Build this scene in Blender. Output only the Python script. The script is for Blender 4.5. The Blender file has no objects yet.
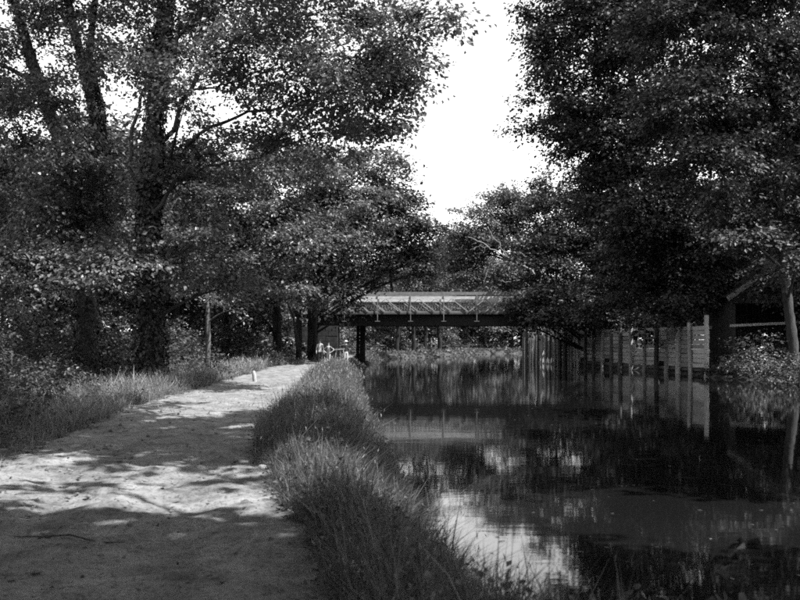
import bpy, bmesh, math
import numpy as np
from mathutils import Vector, Matrix

# ------------------------------------------------------------------ camera, sky, sun, exposure
S = bpy.context.scene
COL = S.collection
R = math.radians
CAMH, FPX, HOR = 2.1, 900.0, 342.0        # eye height over the water, focal length and horizon in photo pixels
cam = bpy.data.cameras.new('camera'); camo = bpy.data.objects.new('camera', cam); COL.objects.link(camo)
camo.location = (0, 0, CAMH); camo.rotation_euler = (R(90), 0, 0)
cam.sensor_width = 36; cam.lens = FPX / 800 * 36; cam.shift_y = (HOR - 300) / 800
cam.clip_start = 0.05; cam.clip_end = 8000
cam.dof.use_dof = True; cam.dof.focus_distance = 45; cam.dof.aperture_fstop = 3.5
S.camera = camo

SUN_EL = 55.0; TO_SUN = (0.90, -0.44)     # the sun stands high over the right bank, a little behind the camera
wd = bpy.data.worlds.new('World'); S.world = wd; wd.use_nodes = True
nt = wd.node_tree; nt.nodes.clear()      # blue-sensitive film: the plate records the blue of the sky
sky = nt.nodes.new('ShaderNodeTexSky'); sky.sky_type = 'NISHITA'; sky.sun_disc = False
sky.sun_elevation = R(SUN_EL); sky.sun_rotation = math.atan2(TO_SUN[0], TO_SUN[1])
sky.air_density = 1.0; sky.dust_density = 0.5; sky.ozone_density = 1.0
bw = nt.nodes.new('ShaderNodeSeparateColor'); bgn = nt.nodes.new('ShaderNodeBackground'); out = nt.nodes.new('ShaderNodeOutputWorld')
bgn.inputs['Strength'].default_value = 0.15
nt.links.new(sky.outputs[0], bw.inputs[0]); nt.links.new(bw.outputs['Blue'], bgn.inputs[0]); nt.links.new(bgn.outputs[0], out.inputs[0])
sl = bpy.data.lights.new('sun', 'SUN'); sl.energy = 5.0; sl.angle = R(0.53); sl.color = (1, 1, 1)
so = bpy.data.objects.new('sun', sl); COL.objects.link(so)
h = math.hypot(*TO_SUN); ce = math.cos(R(SUN_EL))
so.rotation_euler = Vector((TO_SUN[0] / h * ce, TO_SUN[1] / h * ce, math.sin(R(SUN_EL)))).to_track_quat('Z', 'Y').to_euler()
S.view_settings.view_transform = 'Standard'; S.view_settings.look = 'None'
S.view_settings.gamma = 1.0; S.view_settings.use_curve_mapping = False
S.view_settings.exposure = 1.25
S.render.engine = 'CYCLES'
cy = S.cycles
cy.max_bounces = 6; cy.diffuse_bounces = 3; cy.glossy_bounces = 3; cy.transmission_bounces = 3; cy.transparent_max_bounces = 4
cy.use_denoising = False; cy.filter_width = 1.8; cy.caustics_reflective = False; cy.caustics_refractive = False
cy.sample_clamp_indirect = 6.0

# ------------------------------------------------------------------ helpers
rng = np.random.default_rng(7)
def W(px, py, Y): return np.array([(px - 400) / FPX * Y, Y, CAMH - (py - HOR) / FPX * Y])

def tag(o, label=None, cat=None, group=None, kind=None):
    if label: o['label'] = label
    if cat: o['category'] = cat
    if group: o['group'] = group
    if kind: o['kind'] = kind
    return o

def empty(name, loc, label=None, cat=None, group=None):
    o = bpy.data.objects.new(name, None); COL.objects.link(o); o.location = tuple(float(v) for v in loc)
    return tag(o, label, cat, group)

def link(name, me, mat=None, parent=None, loc=None):
    o = bpy.data.objects.new(name, me); COL.objects.link(o)
    if mat is not None and not me.materials: me.materials.append(mat)
    if parent is not None: o.parent = parent
    if loc is not None: o.location = tuple(float(v) for v in loc)
    return o

def mesh_np(name, verts, quads=None, tris=None, smooth=False):
    me = bpy.data.meshes.new(name)
    verts = np.asarray(verts, np.float32)
    me.vertices.add(len(verts)); me.vertices.foreach_set('co', verts.ravel())
    nq = 0 if quads is None else len(quads); ntr = 0 if tris is None else len(tris)
    idx = []
    if nq: idx.append(np.asarray(quads, np.int32).ravel())
    if ntr: idx.append(np.asarray(tris, np.int32).ravel())
    idx = np.concatenate(idx)
    me.loops.add(len(idx)); me.loops.foreach_set('vertex_index', idx)
    me.polygons.add(nq + ntr)
    start = np.concatenate([np.arange(nq) * 4, nq * 4 + np.arange(ntr) * 3]).astype(np.int32)
    me.polygons.foreach_set('loop_start', start)
    me.polygons.foreach_set('use_smooth', np.full(nq + ntr, smooth))
    me.update(calc_edges=True)
    return me

class MB:
    """collects boxes and tubes into one mesh"""
    def __init__(s): s.v = []; s.q = []; s.n = 0
    def add(s, v, q):
        s.v.append(np.asarray(v, float)); s.q.append(np.asarray(q, int) + s.n); s.n += len(v)
    def box(s, x0, x1, y0, y1, z0, z1):
        v = [(x, y, z) for z in (z0, z1) for x, y in ((x0, y0), (x1, y0), (x1, y1), (x0, y1))]
        s.add(v, [(3, 2, 1, 0), (4, 5, 6, 7), (0, 1, 5, 4), (1, 2, 6, 5), (2, 3, 7, 6), (3, 0, 4, 7)])
    def bar(s, a, b, w, d, up=(0, 1, 0)):
        a = np.array(a, float); b = np.array(b, float); t = (b - a) / np.linalg.norm(b - a)
        u = np.array(up, float); u -= t * u.dot(t); u /= np.linalg.norm(u); n = np.cross(t, u)
        v = [p + n * i * w / 2 + u * j * d / 2 for p in (a, b) for i, j in ((-1, -1), (1, -1), (1, 1), (-1, 1))]
        s.add(v, [(3, 2, 1, 0), (4, 5, 6, 7), (0, 1, 5, 4), (1, 2, 6, 5), (2, 3, 7, 6), (3, 0, 4, 7)])
    def tube(s, pts, rad, sides=6, wob=0.0):
        pts = np.asarray(pts, float); rad = np.asarray(rad, float); n = len(pts)
        t = np.gradient(pts, axis=0); t /= np.linalg.norm(t, axis=1)[:, None] + 1e-9
        az = np.abs(t[:, 2]); ref = np.array([1., 0, 0]) if az.min() > .6 else (np.array([0., 0, 1.]) if az.max() < .9 else np.array([.83, .55, .1]))
        ref = np.tile(ref[None], (n, 1))
        u = np.cross(t, ref); u /= np.linalg.norm(u, axis=1)[:, None] + 1e-9
        w = np.cross(t, u)
        a = np.linspace(0, 2 * np.pi, sides, endpoint=False)
        k = 1 + wob * rng.normal(size=(n, sides)) if wob else np.ones((n, sides))
        v = pts[:, None, :] + (np.cos(a)[None, :, None] * u[:, None, :] + np.sin(a)[None, :, None] * w[:, None, :]) * (rad[:, None] * k)[:, :, None]
        i = np.arange(n - 1)[:, None] * sides; j = np.arange(sides)[None, :]; j2 = (j + 1) % sides
        q = np.stack([i + j, i + j2, i + sides + j2, i + sides + j], -1).reshape(-1, 4)
        s.add(v.reshape(-1, 3), q)
    def build(s, name, mat, parent=None, smooth=False, origin=None, kind=None):
        v = np.concatenate(s.v)
        if origin is not None: v = v - np.asarray(origin, float)
        me = mesh_np(name, v, np.concatenate(s.q), smooth=smooth)
        o = link(name, me, mat, parent)
        if kind: o['kind'] = kind
        return o

_lat = np.random.default_rng(3).random((256, 256))
def vnoise(x, y):
    xi = np.floor(x).astype(int); yi = np.floor(y).astype(int); fx = x - xi; fy = y - yi
    fx = fx * fx * (3 - 2 * fx); fy = fy * fy * (3 - 2 * fy)
    g = lambda a, b: _lat[a % 256, b % 256]
    return (g(xi, yi) * (1 - fx) + g(xi + 1, yi) * fx) * (1 - fy) + (g(xi, yi + 1) * (1 - fx) + g(xi + 1, yi + 1) * fx) * fy
def fbm(x, y, o=4):
    s = 0; a = 0.5
    for k in range(o): s = s + a * (vnoise(x + 17.3 * k, y + 9.1 * k) - 0.5); x = x * 2.03; y = y * 2.03; a *= 0.5
    return s

# ------------------------------------------------------------------ materials (the photograph is black and white: every colour is a grey)
def grey(v): return (v, v, v, 1)
def new_mat(name):
    m = bpy.data.materials.new(name); m.use_nodes = True
    n = m.node_tree.nodes; p = n['Principled BSDF']; return m, n, m.node_tree.links, p
def surf(name, dark, light, scale=4.0, rough=0.8, bump=0.3, bscale=None, dist=0.02, stretch=(1, 1, 1), island=0.0, coord='Object', spec=0.3, detail=6):
    m, n, l, p = new_mat(name)
    tc = n.new('ShaderNodeTexCoord'); mp = n.new('ShaderNodeMapping'); mp.inputs['Scale'].default_value = stretch
    l.new(tc.outputs[coord], mp.inputs[0])
    nz = n.new('ShaderNodeTexNoise'); nz.inputs['Scale'].default_value = scale; nz.inputs['Detail'].default_value = detail; nz.inputs['Roughness'].default_value = 0.65
    l.new(mp.outputs[0], nz.inputs['Vector'])
    rp = n.new('ShaderNodeValToRGB'); rp.color_ramp.elements[0].position = 0.3; rp.color_ramp.elements[1].position = 0.7
    rp.color_ramp.elements[0].color = grey(dark); rp.color_ramp.elements[1].color = grey(light)
    l.new(nz.outputs['Fac'], rp.inputs[0]); c = rp.outputs[0]
    if island:
        oi = n.new('ShaderNodeObjectInfo'); mr = n.new('ShaderNodeMapRange'); mr.inputs[3].default_value = 1 - island; mr.inputs[4].default_value = 1 + island
        l.new(oi.outputs['Random'], mr.inputs[0])
        mx = n.new('ShaderNodeMix'); mx.data_type = 'RGBA'; mx.blend_type = 'MULTIPLY'; mx.inputs[0].default_value = 1
        l.new(c, mx.inputs[6]); l.new(mr.outputs[0], mx.inputs[7]); c = mx.outputs[2]
    l.new(c, p.inputs['Base Color']); p.inputs['Roughness'].default_value = rough; p.inputs['Specular IOR Level'].default_value = spec
    if bump:
        b = n.new('ShaderNodeBump'); b.inputs['Strength'].default_value = bump; b.inputs['Distance'].default_value = dist
        n2 = n.new('ShaderNodeTexNoise'); n2.inputs['Scale'].default_value = bscale or scale * 4; n2.inputs['Detail'].default_value = 6
        l.new(mp.outputs[0], n2.inputs['Vector']); l.new(n2.outputs['Fac'], b.inputs['Height']); l.new(b.outputs[0], p.inputs['Normal'])
    return m
def leafmat(name, base, trans=0.3, rough=0.45, var=0.55, spec=0.35):
    m, n, l, p = new_mat(name)
    ge = n.new('ShaderNodeNewGeometry'); tc = n.new('ShaderNodeTexCoord')
    nz = n.new('ShaderNodeTexNoise'); nz.inputs['Scale'].default_value = 0.35; nz.inputs['Detail'].default_value = 2
    l.new(tc.outputs['Object'], nz.inputs['Vector'])
    ad = n.new('ShaderNodeMath'); ad.operation = 'ADD'; l.new(ge.outputs['Random Per Island'], ad.inputs[0]); l.new(nz.outputs['Fac'], ad.inputs[1])
    mr = n.new('ShaderNodeMapRange'); mr.inputs[1].default_value = 0.2; mr.inputs[2].default_value = 1.8
    mr.inputs[3].default_value = base * (1 - var); mr.inputs[4].default_value = base * (1 + var); l.new(ad.outputs[0], mr.inputs[0])
    l.new(mr.outputs[0], p.inputs['Base Color']); p.inputs['Roughness'].default_value = rough; p.inputs['Specular IOR Level'].default_value = spec
    tr = n.new('ShaderNodeBsdfTranslucent'); l.new(mr.outputs[0], tr.inputs[0])
    mx = n.new('ShaderNodeMixShader'); mx.inputs[0].default_value = trans
    l.new(p.outputs[0], mx.inputs[1]); l.new(tr.outputs[0], mx.inputs[2]); l.new(mx.outputs[0], n['Material Output'].inputs[0])
    return m

M = {}
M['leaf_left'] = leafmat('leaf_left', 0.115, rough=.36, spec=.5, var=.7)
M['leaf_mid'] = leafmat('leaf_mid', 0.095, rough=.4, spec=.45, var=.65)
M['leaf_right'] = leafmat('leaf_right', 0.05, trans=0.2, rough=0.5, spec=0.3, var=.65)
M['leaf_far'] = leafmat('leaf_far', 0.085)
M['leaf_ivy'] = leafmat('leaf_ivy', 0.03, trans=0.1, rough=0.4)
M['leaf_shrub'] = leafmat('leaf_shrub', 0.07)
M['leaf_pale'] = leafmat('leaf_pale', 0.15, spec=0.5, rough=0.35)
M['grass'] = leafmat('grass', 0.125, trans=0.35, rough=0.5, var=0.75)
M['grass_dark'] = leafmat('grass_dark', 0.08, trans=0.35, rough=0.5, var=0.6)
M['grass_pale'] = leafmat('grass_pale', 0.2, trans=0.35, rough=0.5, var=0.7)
M['leaf_weed'] = leafmat('leaf_weed', 0.085, var=.8)
M['seed'] = leafmat('seed', 0.3, trans=0.2, rough=0.8, var=0.3)
M['bark'] = surf('bark', 0.025, 0.07, 3, 0.9, 1.0, 9, 0.06, stretch=(3, 3, 0.5))
M['bark_dark'] = surf('bark_dark', 0.008, 0.025, 3, 0.95, 0.8, 9, 0.05, stretch=(3, 3, 0.5))
M['bark_pale'] = surf('bark_pale', 0.06, 0.14, 3, 0.9, 0.8, 9, 0.05, stretch=(3, 3, 0.5))
M['deadwood'] = surf('deadwood', 0.14, 0.26, 3, 0.9, 0.5, 9, 0.03)
M['ground'] = surf('ground', 0.025, 0.07, 1.2, 0.95, 0.8, 6, 0.06)
M['timber_dark'] = surf('timber_dark', 0.05, 0.13, 5, 0.85, 0.6, 14, 0.015, stretch=(3, 3, 0.4), island=0.35)
M['timber_pale'] = surf('timber_pale', 0.25, 0.46, 5, 0.85, 0.6, 14, 0.015, stretch=(3, 3, 0.4), island=0.3)
M['timber_bleached'] = surf('timber_bleached', 0.3, 0.55, 5, 0.85, 0.6, 14, 0.015, stretch=(3, 3, 0.4), island=0.35)
M['plank'] = surf('plank', 0.28, 0.6, 2.5, 0.85, 0.6, 12, 0.012, stretch=(0.5, 1, 5), island=0.4)
M['shed_wood'] = surf('shed_wood', 0.03, 0.08, 4, 0.9, 0.6, 14, 0.012, stretch=(4, 4, 0.5), island=0.3)
M['white_board'] = surf('white_board', 0.16, 0.30, 4, 0.7, 0.3, 14, 0.01)
M['roof'] = surf('roof', 0.05, 0.10, 4, 0.85, 0.4, 20, 0.01, island=0.2)
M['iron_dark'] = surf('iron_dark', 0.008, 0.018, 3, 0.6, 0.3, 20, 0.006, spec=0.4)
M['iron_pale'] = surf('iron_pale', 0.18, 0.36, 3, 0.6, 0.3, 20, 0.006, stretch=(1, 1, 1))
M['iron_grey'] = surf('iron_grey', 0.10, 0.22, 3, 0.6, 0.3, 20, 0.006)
M['rail_white'] = surf('rail_white', 0.3, 0.6, 3, 0.75, 0.3, 20, 0.006, stretch=(1, 4, 4))
M['stone'] = surf('stone', 0.014, 0.035, 3, 0.9, 0.8, 10, 0.03, island=0.3)
M['stone_pale'] = surf('stone_pale', 0.22, 0.36, 6, 0.85, 0.5, 20, 0.01)
M['whitewash'] = surf('whitewash', 0.22, 0.42, 9, 0.8, 0.4, 25, 0.008)
M['clod'] = surf('clod', 0.05, 0.2, 2.0, 0.95, 0.5, 30, 0.01)
M['skin'] = surf('skin', 0.28, 0.34, 5, 0.6, 0.0)
M['shirt'] = surf('shirt', 0.38, 0.5, 4, 0.9, 0.2)
M['dress'] = surf('dress', 0.38, 0.5, 4, 0.9, 0.2)
M['trousers'] = surf('trousers', 0.02, 0.03, 4, 0.9, 0.2)
M['hair'] = surf('hair', 0.02, 0.04, 8, 0.6, 0.3)

def path_mat():
    m, n, l, p = new_mat('path')
    tc = n.new('ShaderNodeTexCoord'); mp = n.new('ShaderNodeMapping'); l.new(tc.outputs['Object'], mp.inputs[0])
    a = n.new('ShaderNodeTexNoise'); a.inputs['Scale'].default_value = 1.7; a.inputs['Detail'].default_value = 10; a.inputs['Roughness'].default_value = 0.7
    b = n.new('ShaderNodeTexNoise'); b.inputs['Scale'].default_value = 26; b.inputs['Detail'].default_value = 5
    for t in (a, b): l.new(mp.outputs[0], t.inputs['Vector'])
    ra = n.new('ShaderNodeValToRGB'); ra.color_ramp.elements[0].position = 0.32; ra.color_ramp.elements[1].position = 0.68
    ra.color_ramp.elements[0].color = grey(0.075); ra.color_ramp.elements[1].color = grey(0.27)
    l.new(a.outputs['Fac'], ra.inputs[0])
    rb = n.new('ShaderNodeValToRGB'); rb.color_ramp.elements[0].position = 0.34; rb.color_ramp.elements[1].position = 0.5
    rb.color_ramp.elements[0].color = grey(0.55); rb.color_ramp.elements[1].color = grey(1.0)
    l.new(b.outputs['Fac'], rb.inputs[0])
    mx = n.new('ShaderNodeMix'); mx.data_type = 'RGBA'; mx.blend_type = 'MULTIPLY'; mx.inputs[0].default_value = 1
    l.new(ra.outputs[0], mx.inputs[6]); l.new(rb.outputs[0], mx.inputs[7]); l.new(mx.outputs[2], p.inputs['Base Color'])
    p.inputs['Roughness'].default_value = 0.95; p.inputs['Specular IOR Level'].default_value = 0.15
    bm = n.new('ShaderNodeBump'); bm.inputs['Strength'].default_value = 0.7; bm.inputs['Distance'].default_value = 0.02
    l.new(b.outputs['Fac'], bm.inputs['Height']); l.new(bm.outputs[0], p.inputs['Normal'])
    return m
M['path'] = path_mat()

def water_mat():
    m, n, l, p = new_mat('water')
    p.inputs['Base Color'].default_value = grey(0.007); p.inputs['Roughness'].default_value = 0.038; p.inputs['IOR'].default_value = 1.6
    tc = n.new('ShaderNodeTexCoord'); hs = []
    for sc, st, w in ((1.1, (0.35, 1, 1), 0.5), (4.5, (0.5, 1.2, 1), 0.16)):
        mp = n.new('ShaderNodeMapping'); mp.inputs['Scale'].default_value = st; l.new(tc.outputs['Object'], mp.inputs[0])
        nz = n.new('ShaderNodeTexNoise'); nz.inputs['Scale'].default_value = sc; nz.inputs['Detail'].default_value = 2; l.new(mp.outputs[0], nz.inputs['Vector'])
        mu = n.new('ShaderNodeMath'); mu.operation = 'MULTIPLY'; mu.inputs[1].default_value = w; l.new(nz.outputs['Fac'], mu.inputs[0]); hs.append(mu)
    ad = n.new('ShaderNodeMath'); l.new(hs[0].outputs[0], ad.inputs[0]); l.new(hs[1].outputs[0], ad.inputs[1])
    bm = n.new('ShaderNodeBump'); bm.inputs['Strength'].default_value = 1.0; bm.inputs['Distance'].default_value = 0.0032
    l.new(ad.outputs[0], bm.inputs['Height']); l.new(bm.outputs[0], p.inputs['Normal'])
    return m
M['water'] = water_mat()

# ------------------------------------------------------------------ terrain
XLp = np.array([(-200, 8), (-30, 6), (-5, 4), (0, 2.9), (3, 2.1), (5, .95), (7.5, .35), (10, .05), (15, -.3), (30, -1.35), (45, -2.2), (60, -2.9), (73, -3.3), (80, -3.3), (95, -2.8),
                (111, -1.85), (118, 1.5), (126, 5.6), (140, 10), (157, 15.7), (164, 22.8), (172, 45), (178, 90), (186, 250), (200, 600)])
XRp = np.array([(-200, 26), (-30, 11), (-5, 10), (5, 10), (12, 11.5), (20, 14), (38, 18.6), (44, 19.5), (55.6, 19.1), (75, 16.1), (94.5, 13.1), (98, 13.6), (106, 15.8), (113, 21), (120, 40), (130, 95), (140, 260), (150, 600)])
XL = lambda Y: np.interp(Y, XLp[:, 0], XLp[:, 1])
XR = lambda Y: np.interp(Y, XRp[:, 0], XRp[:, 1])
PRp = np.array([(-8, -.2), (5, -.3), (7, -.65), (10.5, -1.6), (15, -2.3), (23, -2.75), (40, -4.0), (55, -4.7), (62, -4.3), (70, -4.2), (78, -3.95), (90, -4.4), (120, -4)])
PLp = np.array([(-8, -3.6), (5, -3.9), (11, -4.9), (20, -6.3), (31, -6.9), (45, -7.5), (54, -8.0), (60, -7.6), (66, -6.2), (72, -5.2), (85, -5.1), (95, -6.2), (120, -7)])
PR = lambda Y: np.interp(Y, PRp[:, 0], PRp[:, 1])
PL = lambda Y: np.interp(Y, PLp[:, 0], PLp[:, 1])
sst = lambda t: np.clip(t, 0, 1) ** 2 * (3 - 2 * np.clip(t, 0, 1))
def land_z(X, Y):
    d = np.minimum(X - XL(Y), XR(Y) - X)                      # > 0 in the water
    z = np.where(d > 0, -1.2 * sst(d / 3.0) - 0.03, -0.03 + 0.63 * sst(-d / 0.9))
    left = np.clip(PL(Y) - 2.0 - X, 0, 30); z = z + 0.10 * left * (X < XL(Y))
    right = np.clip(X - XR(Y) - 1, 0, 30); z = z + 0.05 * right * (X > XR(Y))
    z = z + np.where(d < -0.3, 0.10 * fbm(X * .6, Y * .6, 3), 0)
    return z
def ground_z(X, Y):
    X = np.asarray(X, float); Y = np.asarray(Y, float)
    z = land_z(X, Y)
    t = np.minimum(X - PL(Y), PR(Y) - X)
    return z * 1.0 - 0.07 * sst((t + 0.1) / 0.4)
xs = np.concatenate([[-3000, -1200, -500, -250, -120], np.arange(-80, -24, 4), np.arange(-24, -10, 1.0), np.arange(-10, 4, .25), np.arange(4, 12, 1.0), np.arange(12, 24, .4), np.arange(24, 70, 3), [80, 120, 250, 500, 1200, 3000]])
ys = np.concatenate([[-3000, -800, -200, -80, -40, -20], np.arange(-10, 30, .3), np.arange(30, 100, .7), np.arange(100, 200, 2.5), [205, 220, 260, 320, 450, 800, 1600, 4500]])
def grid(xs, ys, zf):
    X, Y = np.meshgrid(xs, ys); Z = zf(X, Y); nx = len(xs); ny = len(ys)
    i = np.arange(ny - 1)[:, None] * nx; j = np.arange(nx - 1)[None, :]
    q = np.stack([i + j, i + j + 1, i + nx + j + 1, i + nx + j], -1).reshape(-1, 4)
    return np.stack([X, Y, Z], -1).reshape(-1, 3), q
v, q = grid(xs, ys, ground_z)
tag(link('ground', mesh_np('ground', v, q, smooth=True), M['ground']), 'bare earth and leaf litter of the canal banks and woods', kind='structure')
# path: a strip of trodden earth with ruts
py_ = np.concatenate([np.arange(-6, 4, .3), np.arange(4, 14, .045), np.arange(14, 30, .12), np.arange(30, 100, .4)])
u = np.linspace(0, 1, 84)
U, Yp = np.meshgrid(u, py_)
wig = 0.14 * fbm(Yp * 0.9 + 5, Yp * 0 + 2.2, 3)
Xp = (PL(Yp) - .25 + 0.8 * fbm(Yp * .7, Yp * 0 + 8, 3)) * (1 - U) + (PR(Yp) + .25 + wig) * U
Zp = land_z(Xp, Yp) + 0.0 - 0.03 * np.exp(-((U - .34) / .07) ** 2) - 0.03 * np.exp(-((U - .68) / .07) ** 2) + 0.12 * fbm(Xp * 2.2, Yp * 2.2, 4) + 0.05 * fbm(Xp * 10, Yp * 10, 3)
Zp -= 0.1 * np.clip(np.abs(U - .5) * 2 - .93, 0, 1) / .07
nx = len(u); i = np.arange(len(py_) - 1)[:, None] * nx; j = np.arange(nx - 1)[None, :]
q = np.stack([i + j, i + j + 1, i + nx + j + 1, i + nx + j], -1).reshape(-1, 4)
tag(link('path', mesh_np('path', np.stack([Xp, Yp, Zp], -1).reshape(-1, 3), q, smooth=True), M['path']), 'pale trodden dirt towpath beside the canal', kind='structure')
# water
v = [(-60, -250, 0), (700, -250, 0), (700, 210, 0), (-60, 210, 0)]
tag(link('water', mesh_np('water', v, [(0, 1, 2, 3)]), M['water']), 'dark still canal water reflecting trees and sky', kind='structure')

# ------------------------------------------------------------------ leaves, trees
def unit(a): return a / (np.linalg.norm(a, axis=-1, keepdims=True) + 1e-9)
def leaf_quads(pos, axis, nrm, L, wid=0.7, fold=0.12):
    axis = unit(axis); side = unit(np.cross(nrm, axis)); nrm = np.cross(axis, side); L = L[:, None]
    v = np.stack([pos, pos + axis * L * .45 - side * L * wid / 2 + nrm * L * fold, pos + axis * L, pos + axis * L * .5 + side * L * wid / 2 + nrm * L * fold], 1)
    return v.reshape(-1, 3)
def leaves_mesh(name, v):
    n = len(v) // 4
    return mesh_np(name, v, np.arange(n * 4).reshape(n, 4))
NLEAF = 0
def sprays(rg, c, out, K, L, size, droop=.25, flat=.11, tilt=.38):
    """c: spray centres, out: outward direction; returns leaf verts"""
    global NLEAF
    n = len(c)
    u = out.copy(); u[:, 2] = u[:, 2] * .45 - droop * rg.random(n); u = unit(u + .35 * rg.normal(size=(n, 3)) * np.array([1, 1, .5]))
    s = unit(np.cross(u, np.tile([[0, 0, 1.]], (n, 1)))); nn = np.cross(s, u)
    sz = size * rg.uniform(.6, 1.35, n)
    a = rg.uniform(-.5, .6, (n, K)); b = rg.normal(0, .26, (n, K)) * (1.1 - np.abs(a)); w = rg.normal(0, flat, (n, K)) - .25 * a * a
    p = c[:, None, :] + sz[:, None, None] * (a[..., None] * u[:, None, :] + b[..., None] * s[:, None, :] + w[..., None] * nn[:, None, :])
    ax = u[:, None, :] * .8 + s[:, None, :] * np.sign(b)[..., None] * .8 + rg.normal(size=(n, K, 3)) * .45 + np.array([0, 0, -.35])
    nr = nn[:, None, :] + rg.normal(size=(n, K, 3)) * tilt
    LL = L * rg.uniform(.5, 1.4, (n, K)); NLEAF += n * K
    return leaf_quads(p.reshape(-1, 3), ax.reshape(-1, 3), nr.reshape(-1, 3), LL.ravel())

def bez(a, b, sag=.12, n=7, rg=rng, wob=.04):
    a = np.asarray(a, float); b = np.asarray(b, float); d = np.linalg.norm(b - a)
    m = (a + b) / 2 + np.array([0, 0, sag * d]) + rg.normal(size=3) * wob * d
    t = np.linspace(0, 1, n)[:, None]
    return (1 - t) ** 2 * a + 2 * t * (1 - t) * m + t * t * b

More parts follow.
